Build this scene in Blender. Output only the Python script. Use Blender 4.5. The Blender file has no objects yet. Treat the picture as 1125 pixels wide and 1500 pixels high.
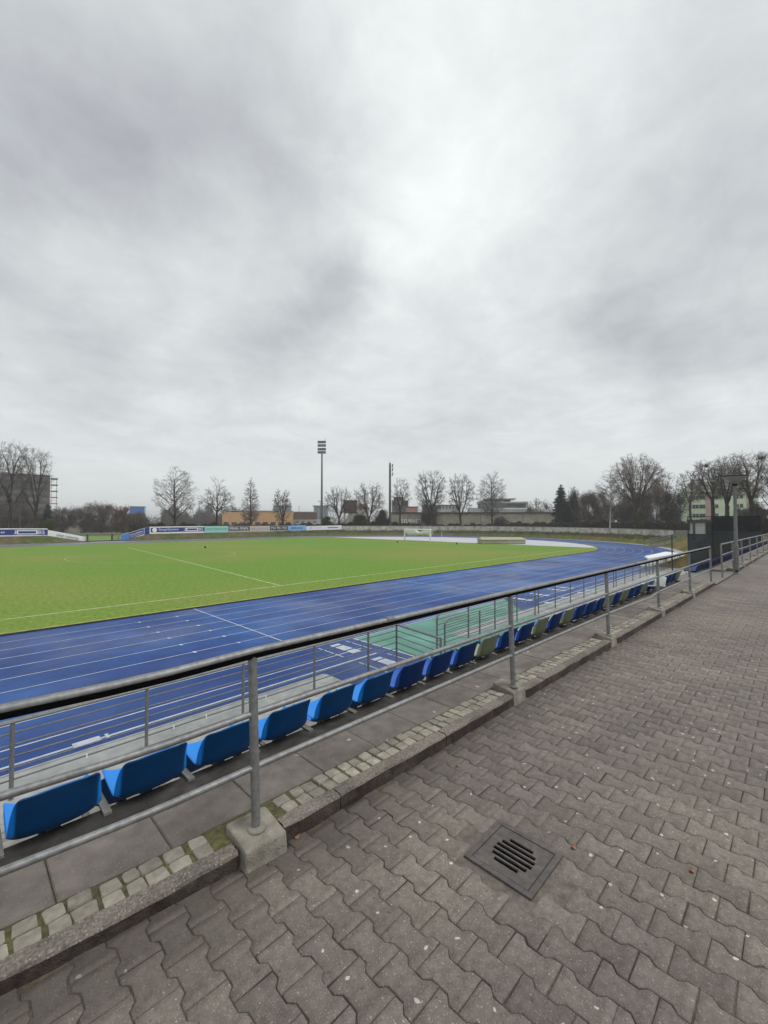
import bpy, math, random
import numpy as np
from mathutils import Vector, Matrix
R = math.radians
scene = bpy.context.scene
COL = scene.collection
rng = np.random.default_rng(7)
random.seed(7)

# ------------------------------------------------------------------ frame
# x runs along the home straight, y across it towards the pitch, z up; the path is z = 0
TH = R(44.6)
FW = (math.cos(TH), math.sin(TH)); RT = (math.sin(TH), -math.cos(TH))
FP = 620.0; YH = 764.5; CZ = 1.75
T = -2.45                      # level of the track

def spot(px, d):
    "ground position at forward distance d in the direction of column px"
    r = (px - 562.5) / FP * d
    return (FW[0]*d + RT[0]*r, FW[1]*d + RT[1]*r)

def zat(py, d):
    return CZ - (py - YH) / FP * d

def on_y(px, y):
    k = (px - 562.5) / FP
    d = y / (FW[1] + RT[1]*k)
    return FW[0]*d + RT[0]*k*d, d

# ------------------------------------------------------------------ materials
def nodes_of(m):
    m.use_nodes = True
    return m.node_tree.nodes, m.node_tree.links

def mat(name, col, rough=0.8, var=0.25, scale=6.0, metal=0.0, bump=0.0, bscale=60.0, coord='Object',
        col2=None, scale2=1.2, amt2=0.5, lo=0.45, hi=0.62, spec=0.4, detail=6.0):
    m = bpy.data.materials.new(name)
    n, l = nodes_of(m)
    b = n['Principled BSDF']
    b.inputs['Roughness'].default_value = rough
    b.inputs['Metallic'].default_value = metal
    b.inputs['Specular IOR Level'].default_value = spec
    tc = n.new('ShaderNodeTexCoord')
    nz = n.new('ShaderNodeTexNoise'); nz.inputs['Scale'].default_value = scale; nz.inputs['Detail'].default_value = detail
    l.new(tc.outputs[coord], nz.inputs['Vector'])
    mr = n.new('ShaderNodeMapRange'); mr.inputs['From Min'].default_value = 0.3; mr.inputs['From Max'].default_value = 0.7
    mr.inputs['To Min'].default_value = 1 - var; mr.inputs['To Max'].default_value = 1 + var
    l.new(nz.outputs['Fac'], mr.inputs['Value'])
    base = n.new('ShaderNodeRGB'); base.outputs[0].default_value = (*col, 1)
    src = base.outputs[0]
    if col2 is not None:
        n2 = n.new('ShaderNodeTexNoise'); n2.inputs['Scale'].default_value = scale2; n2.inputs['Detail'].default_value = 7
        l.new(tc.outputs[coord], n2.inputs['Vector'])
        r2 = n.new('ShaderNodeMapRange'); r2.inputs['From Min'].default_value = lo; r2.inputs['From Max'].default_value = hi
        r2.inputs['To Max'].default_value = amt2
        l.new(n2.outputs['Fac'], r2.inputs['Value'])
        mx = n.new('ShaderNodeMix'); mx.data_type = 'RGBA'
        l.new(r2.outputs[0], mx.inputs['Factor']); l.new(src, mx.inputs['A'])
        mx.inputs['B'].default_value = (*col2, 1)
        src = mx.outputs['Result']
    mul = n.new('ShaderNodeVectorMath'); mul.operation = 'SCALE'
    l.new(src, mul.inputs[0]); l.new(mr.outputs[0], mul.inputs['Scale'])
    l.new(mul.outputs[0], b.inputs['Base Color'])
    if bump > 0:
        nb = n.new('ShaderNodeTexNoise'); nb.inputs['Scale'].default_value = bscale; nb.inputs['Detail'].default_value = 5
        l.new(tc.outputs[coord], nb.inputs['Vector'])
        bp = n.new('ShaderNodeBump'); bp.inputs['Strength'].default_value = bump; bp.inputs['Distance'].default_value = 0.01
        l.new(nb.outputs['Fac'], bp.inputs['Height']); l.new(bp.outputs[0], b.inputs['Normal'])
    m['c'] = 1
    return m

def add_specks(m, col=(0.6, 0.58, 0.54), scale=38.0, size=0.10, keep=0.86, amt=0.8, coord='Object'):
    "pale stone chips and droppings of the surface itself: thresholded Voronoi cells"
    n, l = nodes_of(m); b = n['Principled BSDF']
    old = b.inputs['Base Color'].links[0].from_socket
    tc = n.new('ShaderNodeTexCoord')
    v = n.new('ShaderNodeTexVoronoi'); v.voronoi_dimensions = '2D'; v.inputs['Scale'].default_value = scale
    w = n.new('ShaderNodeTexNoise'); w.inputs['Scale'].default_value = scale*1.7
    ad = n.new('ShaderNodeVectorMath'); ad.operation = 'MULTIPLY_ADD'
    ad.inputs[1].default_value = (0.5/scale,)*3
    l.new(tc.outputs[coord], w.inputs['Vector']); l.new(w.outputs['Color'], ad.inputs[0]); l.new(tc.outputs[coord], ad.inputs[2])
    l.new(ad.outputs[0], v.inputs['Vector'])
    lt = n.new('ShaderNodeMath'); lt.operation = 'LESS_THAN'; lt.inputs[1].default_value = size
    l.new(v.outputs['Distance'], lt.inputs[0])
    sep = n.new('ShaderNodeSeparateColor'); l.new(v.outputs['Color'], sep.inputs[0])
    gt = n.new('ShaderNodeMath'); gt.operation = 'GREATER_THAN'; gt.inputs[1].default_value = keep
    l.new(sep.outputs[0], gt.inputs[0])
    mu = n.new('ShaderNodeMath'); mu.operation = 'MULTIPLY'; l.new(lt.outputs[0], mu.inputs[0]); l.new(gt.outputs[0], mu.inputs[1])
    m2 = n.new('ShaderNodeMath'); m2.operation = 'MULTIPLY'; l.new(mu.outputs[0], m2.inputs[0]); m2.inputs[1].default_value = amt
    mx = n.new('ShaderNodeMix'); mx.data_type = 'RGBA'
    l.new(m2.outputs[0], mx.inputs['Factor']); l.new(old, mx.inputs['A']); mx.inputs['B'].default_value = (*col, 1)
    l.new(mx.outputs['Result'], b.inputs['Base Color'])

def add_tone(m, attr='tone', lo=0.75, hi=1.25):
    n, l = nodes_of(m); b = n['Principled BSDF']
    old = b.inputs['Base Color'].links[0].from_socket
    at = n.new('ShaderNodeAttribute'); at.attribute_name = attr
    mr = n.new('ShaderNodeMapRange'); mr.inputs['To Min'].default_value = lo; mr.inputs['To Max'].default_value = hi
    l.new(at.outputs['Fac'], mr.inputs['Value'])
    s = n.new('ShaderNodeVectorMath'); s.operation = 'SCALE'
    l.new(old, s.inputs[0]); l.new(mr.outputs[0], s.inputs['Scale']); l.new(s.outputs[0], b.inputs['Base Color'])

# ------------------------------------------------------------------ mesh builder
def link(o):
    COL.objects.link(o); return o

class MB:
    def __init__(s):
        s.v = []; s.f = []; s.mi = []
    def add(s, vs, fs, mi=0):
        k = len(s.v); s.v.extend([tuple(p) for p in vs])
        for f in fs:
            s.f.append(tuple(i + k for i in f)); s.mi.append(mi)
        return s
    def box(s, c, size, rz=0.0, mi=0, tilt=None):
        hx, hy, hz = size[0]/2, size[1]/2, size[2]/2
        pts = [(-hx,-hy,-hz),(hx,-hy,-hz),(hx,hy,-hz),(-hx,hy,-hz),(-hx,-hy,hz),(hx,-hy,hz),(hx,hy,hz),(-hx,hy,hz)]
        M = Matrix.Rotation(rz, 3, 'Z')
        if tilt is not None: M = M @ tilt
        vs = [tuple(M @ Vector(p) + Vector(c)) for p in pts]
        return s.add(vs, [(0,3,2,1),(4,5,6,7),(0,1,5,4),(1,2,6,5),(2,3,7,6),(3,0,4,7)], mi)
    def frame_box(s, o, u, v, w, mi=0):
        "box from corner o along three vectors"
        o, u, v, w = map(Vector, (o, u, v, w))
        vs = [o, o+u, o+u+v, o+v, o+w, o+u+w, o+u+v+w, o+v+w]
        return s.add(vs, [(0,3,2,1),(4,5,6,7),(0,1,5,4),(1,2,6,5),(2,3,7,6),(3,0,4,7)], mi)
    def tube(s, pts, r, n=10, cap=True, mi=0):
        pts = [Vector(p) for p in pts]
        rs = r if isinstance(r, (list, tuple)) else [r]*len(pts)
        k = len(s.v); ref = None
        for i, p in enumerate(pts):
            if i == 0: d = pts[1]-pts[0]
            elif i == len(pts)-1: d = pts[-1]-pts[-2]
            else: d = (pts[i+1]-p).normalized() + (p-pts[i-1]).normalized()
            d.normalize()
            if ref is None:
                ref = Vector((0,0,1)) if abs(d.z) < 0.9 else Vector((1,0,0))
            a = d.cross(ref).normalized(); b = a.cross(d).normalized()
            for j in range(n):
                t = 2*math.pi*j/n
                s.v.append(tuple(p + (a*math.cos(t) + b*math.sin(t))*rs[i]))
        for i in range(len(pts)-1):
            for j in range(n):
                a0 = k+i*n+j; a1 = k+i*n+(j+1)%n
                s.f.append((a0, a1, a1+n, a0+n)); s.mi.append(mi)
        if cap:
            s.f.append(tuple(k+j for j in range(n))[::-1]); s.mi.append(mi)
            e = k+(len(pts)-1)*n
            s.f.append(tuple(e+j for j in range(n))); s.mi.append(mi)
        return s
    def lathe(s, c, prof, n=24, mi=0):
        k = len(s.v)
        for (r, z) in prof:
            for j in range(n):
                t = 2*math.pi*j/n
                s.v.append((c[0]+r*math.cos(t), c[1]+r*math.sin(t), c[2]+z))
        for i in range(len(prof)-1):
            for j in range(n):
                a0 = k+i*n+j; a1 = k+i*n+(j+1)%n
                s.f.append((a0, a1, a1+n, a0+n)); s.mi.append(mi)
        s.f.append(tuple(k+j for j in range(n))[::-1]); s.mi.append(mi)
        e = k+(len(prof)-1)*n
        s.f.append(tuple(e+j for j in range(n))); s.mi.append(mi)
        return s
    def build(s, name, mats, parent=None, smooth=False, bevel=0.0, local=False):
        me = bpy.data.meshes.new(name)
        vs = s.v
        if parent is not None and not local:
            L = parent_world(parent)
            vs = [(p[0]-L[0], p[1]-L[1], p[2]-L[2]) for p in vs]
        me.from_pydata(vs, [], s.f)
        if not isinstance(mats, (list, tuple)): mats = [mats]
        for m in mats: me.materials.append(m)
        if len(mats) > 1: me.polygons.foreach_set('material_index', s.mi)
        if smooth: me.polygons.foreach_set('use_smooth', [True]*len(me.polygons))
        me.update()
        o = link(bpy.data.objects.new(name, me))
        if parent is not None: o.parent = parent
        if bevel > 0:
            md = o.modifiers.new('bevel', 'BEVEL'); md.width = bevel; md.segments = 2; md.limit_method = 'ANGLE'
        if smooth: smooth_by_angle(o)
        return o

def smooth_by_angle(o, ang=40):
    me = o.data
    me.set_sharp_from_angle(angle=R(ang))

def parent_world(p):
    L = Vector((0,0,0))
    while p is not None:
        L = L + p.location; p = p.parent
    return L

def np_mesh(name, verts, quads, m, parent=None):
    verts = np.asarray(verts, dtype=np.float32); quads = np.asarray(quads, dtype=np.int32)
    if parent is not None:
        verts = verts - np.array(parent_world(parent), dtype=np.float32)
    me = bpy.data.meshes.new(name)
    k = quads.shape[1]
    me.vertices.add(len(verts)); me.vertices.foreach_set('co', verts.ravel())
    me.loops.add(quads.size); me.loops.foreach_set('vertex_index', quads.ravel())
    me.polygons.add(len(quads))
    me.polygons.foreach_set('loop_start', np.arange(0, quads.size, k, dtype=np.int32))
    me.polygons.foreach_set('loop_total', np.full(len(quads), k, dtype=np.int32))
    me.update(calc_edges=True)
    me.materials.append(m)
    o = link(bpy.data.objects.new(name, me))
    if parent is not None: o.parent = parent
    return o

def prisms(P0, P1, r0, r1, n=3):
    "open n-sided prisms between point arrays: verts, quads"
    P0 = np.asarray(P0, float); P1 = np.asarray(P1, float)
    N = len(P0); r0 = np.broadcast_to(r0, (N,)); r1 = np.broadcast_to(r1, (N,))
    d = P1-P0; d /= (np.linalg.norm(d, axis=1, keepdims=True)+1e-9)
    ref = np.where(np.abs(d[:, 2:3]) < 0.9, np.array([[0,0,1.0]]), np.array([[1.0,0,0]]))
    a = np.cross(d, ref); a /= np.linalg.norm(a, axis=1, keepdims=True)
    b = np.cross(a, d)
    V = np.zeros((N, 2*n, 3)); Q = np.zeros((N, n, 4), dtype=int)
    for j in range(n):
        t = 2*math.pi*j/n; o = a*math.cos(t)+b*math.sin(t)
        V[:, j] = P0 + o*r0[:, None]; V[:, n+j] = P1 + o*r1[:, None]
        Q[:, j] = [j, (j+1) % n, n+(j+1) % n, n+j]
    Q = Q + (np.arange(N)*2*n)[:, None, None]
    return V.reshape(-1, 3), Q.reshape(-1, 4)

def merge(parts):
    vs, qs, k = [], [], 0
    for v, q in parts:
        vs.append(v); qs.append(np.asarray(q)+k); k += len(v)
    return np.concatenate(vs), np.concatenate(qs)

def tag(o, label=None, cat=None, group=None, kind=None):
    if label: o['label'] = label
    if cat: o['category'] = cat
    if group: o['group'] = group
    if kind: o['kind'] = kind
    return o

def thing(name, label, cat, loc=(0,0,0), group=None, rz=0.0):
    o = link(bpy.data.objects.new(name, None))
    o.location = loc; o.rotation_euler = (0, 0, rz); o.empty_display_size = 0.2
    return tag(o, label, cat, group)

def struct(mb, name, m, label, cat, **k):
    return tag(mb.build(name, m, **k), label, cat, None, 'structure')

def copy_thing(src, loc, label, rz=None):
    c = src.copy(); COL.objects.link(c); c.location = loc
    if rz is not None: c.rotation_euler = (0, 0, rz)
    c['label'] = label
    for ch in src.children:
        d = ch.copy(); COL.objects.link(d); d.parent = c
        for g in ch.children:
            e = g.copy(); COL.objects.link(e); e.parent = d
    return c

def text_geo(txt, size):
    cu = bpy.data.curves.new('lettering', 'FONT'); cu.body = txt; cu.size = size; cu.extrude = 0.004
    cu.resolution_u = 3
    ob = bpy.data.objects.new('lettering', cu); COL.objects.link(ob)
    dg = bpy.context.evaluated_depsgraph_get()
    me = bpy.data.meshes.new_from_object(ob.evaluated_get(dg))
    vs = [tuple(v.co) for v in me.vertices]; fs = [tuple(p.vertices) for p in me.polygons]
    bpy.data.objects.remove(ob); bpy.data.curves.remove(cu); bpy.data.meshes.remove(me)
    return vs, fs
# ------------------------------------------------------------------ the materials of the place
M = {}
M['paver'] = mat('paver', (0.180,0.151,0.133), 0.75, 0.20, 30, bump=0.5, bscale=150, coord='Object', col2=(0.188,0.162,0.140), scale2=1.3, amt2=0.6)
add_specks(M['paver'], (0.34,0.31,0.26), 95, 0.26, 0.74, 0.50)
add_specks(M['paver'], (0.46,0.44,0.39), 43, 0.13, 0.90, 0.60)
add_specks(M['paver'], (0.085,0.070,0.058), 130, 0.30, 0.66, 0.45)
add_specks(M['paver'], (0.60,0.58,0.53), 7.0, 0.055, 0.72, 0.85)
add_specks(M['paver'], (0.05,0.046,0.04), 17, 0.10, 0.86, 0.45)
n, l = nodes_of(M['paver']); b = n['Principled BSDF']; old = b.inputs['Base Color'].links[0].from_socket   # broad stains across many stones
tc = n.new('ShaderNodeTexCoord'); nz = n.new('ShaderNodeTexNoise'); nz.inputs['Scale'].default_value = 0.55; nz.inputs['Detail'].default_value = 7; l.new(tc.outputs['Object'], nz.inputs['Vector'])
mr = n.new('ShaderNodeMapRange'); mr.inputs['From Min'].default_value = .40; mr.inputs['From Max'].default_value = .62; l.new(nz.outputs['Fac'], mr.inputs['Value'])
mx = n.new('ShaderNodeMix'); mx.data_type = 'RGBA'; l.new(mr.outputs[0], mx.inputs['Factor']); mx.inputs['A'].default_value = (.85, .84, .85, 1); mx.inputs['B'].default_value = (1.10, 1.10, 1.06, 1)
mu = n.new('ShaderNodeVectorMath'); mu.operation = 'MULTIPLY'; l.new(old, mu.inputs[0]); l.new(mx.outputs['Result'], mu.inputs[1]); l.new(mu.outputs[0], b.inputs['Base Color'])
add_tone(M['paver'], lo=0.80, hi=1.20)
M['joint'] = mat('joint', (0.040,0.033,0.028), 0.95, 0.3, 40, bump=0.5, bscale=120, col2=(0.125,0.098,0.070), scale2=2.6, lo=0.42, hi=0.62, amt2=0.9)
M['far_paving'] = mat('far_paving', (0.175,0.158,0.146), 0.85, 0.12, 12, bump=0.3, bscale=60)
add_specks(M['far_paving'], (0.4,0.38,0.35), 14, 0.10, 0.8, 0.6)
M['kerb'] = mat('kerb', (0.200,0.170,0.145), 0.9, 0.4, 70, bump=0.9, bscale=110, col2=(0.10,0.09,0.078), scale2=3.2, amt2=0.7)
add_specks(M['kerb'], (0.46,0.42,0.36), 80, 0.25, 0.74, 0.45)
M['kerb_dark'] = mat('kerb_dark', (0.040,0.028,0.023), 0.85, 0.45, 22, bump=0.8, bscale=80, col2=(0.085,0.070,0.058), scale2=2.5, amt2=0.6)  # darker brown for the front and end faces of the kerb stones
M['sett'] = mat('sett', (0.285,0.258,0.208), 0.8, 0.22, 25, bump=0.6, bscale=60, col2=(0.22,0.20,0.17), scale2=6)
add_tone(M['sett'], lo=0.72, hi=1.22)
M['moss'] = mat('moss', (0.105,0.100,0.040), 1.0, 0.4, 30, bump=1.0, bscale=90, col2=(0.075,0.062,0.048), scale2=4, lo=0.4, hi=0.6, amt2=0.9)
M['flag'] = mat('flag', (0.190,0.163,0.144), 0.85, 0.22, 9, bump=0.5, bscale=130, col2=(0.115,0.098,0.086), scale2=1.8, amt2=0.7)
add_specks(M['flag'], (0.32,0.29,0.26), 70, 0.22, 0.80, 0.4)
add_specks(M['flag'], (0.50,0.48,0.45), 5, 0.07, 0.80, 0.8)
add_tone(M['flag'], lo=0.88, hi=1.12)
M['beam'] = mat('beam', (0.062,0.056,0.050), 0.8, 0.35, 10, bump=0.5, bscale=90, col2=(0.10,0.09,0.08), scale2=2.5)
M['concrete'] = mat('concrete', (0.26,0.245,0.22), 0.9, 0.25, 8, bump=0.5, bscale=70, col2=(0.17,0.155,0.13), scale2=2.2, amt2=0.7)
M['footing'] = mat('footing', (0.27,0.245,0.205), 0.9, 0.3, 14, bump=0.8, bscale=90, col2=(0.16,0.142,0.115), scale2=5, amt2=0.8)
M['gutter'] = mat('gutter', (0.36,0.37,0.36), 0.8, 0.15, 5, col2=(0.27,0.27,0.26), scale2=0.8)
M['galv'] = mat('galv', (0.25,0.25,0.25), 0.5, 0.22, 35, metal=0.55, col2=(0.20,0.20,0.20), scale2=9, amt2=0.7, bump=0.12, bscale=180)
M['galv_dark'] = mat('galv_dark', (0.17,0.175,0.18), 0.6, 0.2, 30, metal=0.4, col2=(0.12,0.12,0.12), scale2=7)
M['strip_black'] = mat('strip_black', (0.003,0.003,0.003), 0.95, 0.2, 20, spec=0.05)  # matt black of the strip below the handrail
M['iron'] = mat('iron', (0.105,0.092,0.088), 0.6, 0.22, 30, metal=0.25, bump=0.5, bscale=160, col2=(0.15,0.125,0.11), scale2=7, amt2=0.6)
M['void'] = mat('void', (0.004,0.004,0.004), 1.0)
M['seat'] = mat('seat', (0.002,0.048,0.155), 0.42, 0.10, 5, spec=0.3, col2=(0.002,0.032,0.10), scale2=3.5, amt2=0.6)
M['seat_navy'] = mat('seat_navy', (0.004,0.026,0.12), 0.45, 0.12, 5, spec=0.3)
M['seat_dark'] = mat('seat_dark', (0.006,0.016,0.075), 0.5, 0.12, 5, spec=0.3)
M['seat_green'] = mat('seat_green', (0.15,0.17,0.105), 0.5, 0.15, 5, spec=0.4)
M['seat_white'] = mat('seat_white', (0.62,0.65,0.63), 0.5, 0.1, 5)
M['bracket'] = mat('bracket', (0.27,0.26,0.24), 0.6, 0.25, 40, metal=0.1)
M['grass'] = mat('grass', (0.142,0.246,0.036), 0.95, 0.30, 5.0, bump=0.6, bscale=20, col2=(0.230,0.240,0.062), scale2=0.045, lo=0.42, hi=0.66, amt2=0.75, spec=0.15, detail=10)
M['line_grass'] = mat('line_grass', (0.38,0.43,0.22), 0.95, 0.3, 3)
M['track'] = mat('track', (0.006,0.041,0.190), 0.42, 0.18, 1.2, bump=0.2, bscale=60, col2=(0.016,0.105,0.34), scale2=0.14, lo=0.46, hi=0.66, amt2=0.8, spec=0.3, detail=8)
M['track_line'] = mat('track_line', (0.44,0.48,0.55), 0.7, 0.2, 4, col2=(0.30,0.36,0.48), scale2=0.5, lo=0.5, hi=0.7, amt2=0.5)
M['green_tartan'] = mat('green_tartan', (0.095,0.245,0.195), 0.6, 0.25, 0.8, bump=0.3, bscale=40, col2=(0.15,0.34,0.28), scale2=0.6, lo=0.42, hi=0.62, amt2=0.8, detail=9)
M['apron'] = mat('apron', (0.50,0.50,0.54), 0.85, 0.08, 0.6)
M['track_kerb'] = mat('track_kerb', (0.05,0.05,0.04), 0.9, 0.3, 2)
M['bank'] = mat('bank', (0.105,0.092,0.050), 1.0, 0.35, 0.9, bump=0.8, bscale=8, col2=(0.075,0.095,0.030), scale2=0.16, lo=0.42, hi=0.6, amt2=0.9, detail=10, spec=0.1)
M['wall'] = mat('wall', (0.54,0.53,0.46), 0.9, 0.2, 1.2, col2=(0.30,0.28,0.23), scale2=0.8, lo=0.45, hi=0.65, amt2=0.8, detail=9)
M['white'] = mat('white', (0.80,0.81,0.82), 0.6, 0.08, 3)
M['net'] = mat('net', (0.72,0.72,0.69), 0.9, 0.1, 3)
M['beige'] = mat('beige', (0.40,0.385,0.28), 0.8, 0.12, 2, col2=(0.30,0.285,0.21), scale2=1.0)
M['bark'] = mat('bark', (0.052,0.044,0.040), 0.95, 0.3, 3, spec=0.1)
M['twig'] = mat('twig', (0.155,0.132,0.122), 0.95, 0.3, 0.7, spec=0.1)
M['twig_red'] = mat('twig_red', (0.155,0.115,0.100), 0.95, 0.35, 0.5, spec=0.1)
M['twig_grey'] = mat('twig_grey', (0.135,0.125,0.118), 0.95, 0.3, 0.5, spec=0.1)
M['birch'] = mat('birch', (0.42,0.40,0.37), 0.9, 0.3, 2, col2=(0.12,0.11,0.10), scale2=2.5)
M['conifer'] = mat('conifer', (0.034,0.046,0.034), 0.95, 0.4, 1.2, spec=0.1)
M['hedge'] = mat('hedge', (0.068,0.060,0.045), 0.95, 0.4, 1.5, spec=0.1)
M['olive_leaf'] = mat('olive_leaf', (0.085,0.088,0.030), 0.95, 0.4, 1.5, spec=0.1)
M['blue_board'] = mat('blue_board', (0.015,0.035,0.20), 0.5, 0.05, 2)
M['sky_board'] = mat('sky_board', (0.06,0.22,0.60), 0.5, 0.06, 2)
M['pale_board'] = mat('pale_board', (0.24,0.46,0.74), 0.5, 0.06, 2)
M['mint_board'] = mat('mint_board', (0.32,0.60,0.54), 0.5, 0.06, 2)
M['black_board'] = mat('black_board', (0.02,0.025,0.025), 0.5, 0.05, 2)
M['rose_board'] = mat('rose_board', (0.52,0.46,0.42), 0.6, 0.08, 2)
M['grey_ink'] = mat('grey_ink', (0.20,0.20,0.21), 0.7, 0.05, 2)
M['brown_ink'] = mat('brown_ink', (0.34,0.24,0.20), 0.7, 0.05, 2)
M['teal_ink'] = mat('teal_ink', (0.18,0.45,0.40), 0.7, 0.05, 2)
M['orange_wall'] = mat('orange_wall', (0.60,0.37,0.20), 0.85, 0.06, 0.4)
M['brick'] = mat('brick', (0.165,0.100,0.085), 0.9, 0.15, 1.5)
M['glass'] = mat('glass', (0.16,0.21,0.23), 0.2, 0.1, 0.3, spec=0.6)
M['pale_wall'] = mat('pale_wall', (0.42,0.42,0.41), 0.85, 0.10, 0.3)
M['dark_wall'] = mat('dark_wall', (0.085,0.085,0.092), 0.8, 0.25, 0.25)
M['slate_wall'] = mat('slate_wall', (0.15,0.152,0.165), 0.8, 0.15, 0.25)
M['roof_dark'] = mat('roof_dark', (0.06,0.055,0.052), 0.9, 0.2, 1)
M['rust'] = mat('rust', (0.105,0.072,0.060), 0.8, 0.3, 1.0, col2=(0.17,0.13,0.115), scale2=0.4)
M['garage'] = mat('garage', (0.40,0.375,0.29), 0.9, 0.12, 0.6, col2=(0.30,0.27,0.21), scale2=0.35, amt2=0.7)
M['pink_roof'] = mat('pink_roof', (0.42,0.22,0.20), 0.9, 0.1, 1)
M['mint_wall'] = mat('mint_wall', (0.72,0.84,0.60), 0.9, 0.08, 0.4)
M['pink_wall'] = mat('pink_wall', (0.56,0.42,0.38), 0.9, 0.08, 0.4)
M['tile_roof'] = mat('tile_roof', (0.21,0.215,0.175), 0.9, 0.25, 0.8)
M['blue_wall'] = mat('blue_wall', (0.05,0.16,0.42), 0.7, 0.1, 0.5)
M['screen'] = mat('screen', (0.050,0.056,0.066), 0.95, 0.35, 0.7, spec=0.15)
M['lamp_black'] = mat('lamp_black', (0.02,0.02,0.022), 0.5, 0.1, 5)
M['lamp_bowl'] = mat('lamp_bowl', (0.32,0.32,0.30), 0.35, 0.1, 3)
M['post_grey'] = mat('post_grey', (0.17,0.165,0.16), 0.6, 0.2, 8, metal=0.2)
M['leaf'] = mat('leaf', (0.23,0.12,0.07), 0.8, 0.3, 30)
M['ground'] = mat('ground', (0.085,0.085,0.045), 1.0, 0.3, 0.3, col2=(0.10,0.082,0.06), scale2=0.05, detail=8)

# grey reflection on the far straight, painted into the track colour
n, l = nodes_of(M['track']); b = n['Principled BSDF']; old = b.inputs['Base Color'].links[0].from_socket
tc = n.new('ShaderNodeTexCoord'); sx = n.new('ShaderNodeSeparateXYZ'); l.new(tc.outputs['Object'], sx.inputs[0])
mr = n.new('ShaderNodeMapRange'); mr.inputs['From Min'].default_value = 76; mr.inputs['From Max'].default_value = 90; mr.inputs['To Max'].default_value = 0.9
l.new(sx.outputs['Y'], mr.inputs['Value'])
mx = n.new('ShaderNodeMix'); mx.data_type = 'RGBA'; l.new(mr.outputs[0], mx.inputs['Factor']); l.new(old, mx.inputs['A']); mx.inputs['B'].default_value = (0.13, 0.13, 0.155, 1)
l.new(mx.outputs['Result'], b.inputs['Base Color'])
nz = n.new('ShaderNodeTexNoise'); nz.inputs['Scale'].default_value = 0.22; nz.inputs['Detail'].default_value = 6; l.new(tc.outputs['Object'], nz.inputs['Vector'])
rr_ = n.new('ShaderNodeMapRange'); rr_.inputs['From Min'].default_value = .4; rr_.inputs['From Max'].default_value = .62; rr_.inputs['To Min'].default_value = .34; rr_.inputs['To Max'].default_value = .60
l.new(nz.outputs['Fac'], rr_.inputs['Value']); l.new(rr_.outputs[0], b.inputs['Roughness'])
# a semi open net: part of the light passes between its threads
M['net_mesh'] = mat('net_mesh', (0.030,0.032,0.036), 0.95, 0.3, 2, spec=0.1)
n, l = nodes_of(M['net_mesh']); tr = n.new('ShaderNodeBsdfTransparent'); ms = n.new('ShaderNodeMixShader'); ms.inputs[0].default_value = 0.62
l.new(tr.outputs[0], ms.inputs[1]); l.new(n['Principled BSDF'].outputs[0], ms.inputs[2]); l.new(ms.outputs[0], n['Material Output'].inputs['Surface'])
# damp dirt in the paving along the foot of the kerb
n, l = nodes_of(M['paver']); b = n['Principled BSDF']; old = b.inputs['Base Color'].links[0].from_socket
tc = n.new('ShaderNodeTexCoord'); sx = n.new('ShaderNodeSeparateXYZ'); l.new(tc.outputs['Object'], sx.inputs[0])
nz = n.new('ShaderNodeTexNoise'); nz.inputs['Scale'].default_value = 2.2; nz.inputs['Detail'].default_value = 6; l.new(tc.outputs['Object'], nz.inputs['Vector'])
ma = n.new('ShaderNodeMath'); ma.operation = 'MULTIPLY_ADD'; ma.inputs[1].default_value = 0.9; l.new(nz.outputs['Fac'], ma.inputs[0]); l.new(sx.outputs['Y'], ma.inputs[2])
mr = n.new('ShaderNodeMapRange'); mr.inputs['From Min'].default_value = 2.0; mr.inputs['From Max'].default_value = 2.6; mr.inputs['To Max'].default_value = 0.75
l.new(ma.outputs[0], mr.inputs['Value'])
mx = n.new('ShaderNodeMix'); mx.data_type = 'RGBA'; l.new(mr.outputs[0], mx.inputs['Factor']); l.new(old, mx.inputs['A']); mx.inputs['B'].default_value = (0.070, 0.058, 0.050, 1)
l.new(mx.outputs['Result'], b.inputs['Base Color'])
SEAT_LIT = (('seat', (0.015, 0.27, 0.85, 1)), ('seat_navy', (0.03, 0.12, 0.50, 1)), ('seat_dark', (0.03, 0.07, 0.22, 1)), ('seat_green', (0.34, 0.37, 0.27, 1)))
# sky light painted into the seat colours: pans, side wings and top rim lighter
for key_, lit_ in SEAT_LIT:
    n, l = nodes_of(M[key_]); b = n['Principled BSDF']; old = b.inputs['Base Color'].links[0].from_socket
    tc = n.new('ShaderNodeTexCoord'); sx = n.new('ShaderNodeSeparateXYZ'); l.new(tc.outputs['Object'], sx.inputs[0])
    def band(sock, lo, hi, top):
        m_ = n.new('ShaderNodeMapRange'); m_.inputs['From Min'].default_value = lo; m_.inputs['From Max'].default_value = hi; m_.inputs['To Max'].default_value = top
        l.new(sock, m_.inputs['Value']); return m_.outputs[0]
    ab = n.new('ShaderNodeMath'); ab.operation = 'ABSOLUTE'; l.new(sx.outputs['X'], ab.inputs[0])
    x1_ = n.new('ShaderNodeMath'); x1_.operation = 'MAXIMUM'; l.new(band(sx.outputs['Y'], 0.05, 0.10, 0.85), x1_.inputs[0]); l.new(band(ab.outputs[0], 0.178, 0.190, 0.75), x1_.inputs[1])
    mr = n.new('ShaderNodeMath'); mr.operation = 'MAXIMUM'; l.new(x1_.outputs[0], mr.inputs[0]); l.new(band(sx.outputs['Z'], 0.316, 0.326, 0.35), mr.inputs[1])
    mx = n.new('ShaderNodeMix'); mx.data_type = 'RGBA'; l.new(mr.outputs[0], mx.inputs['Factor']); l.new(old, mx.inputs['A']); mx.inputs['B'].default_value = lit_
    l.new(mx.outputs['Result'], b.inputs['Base Color'])
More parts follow.
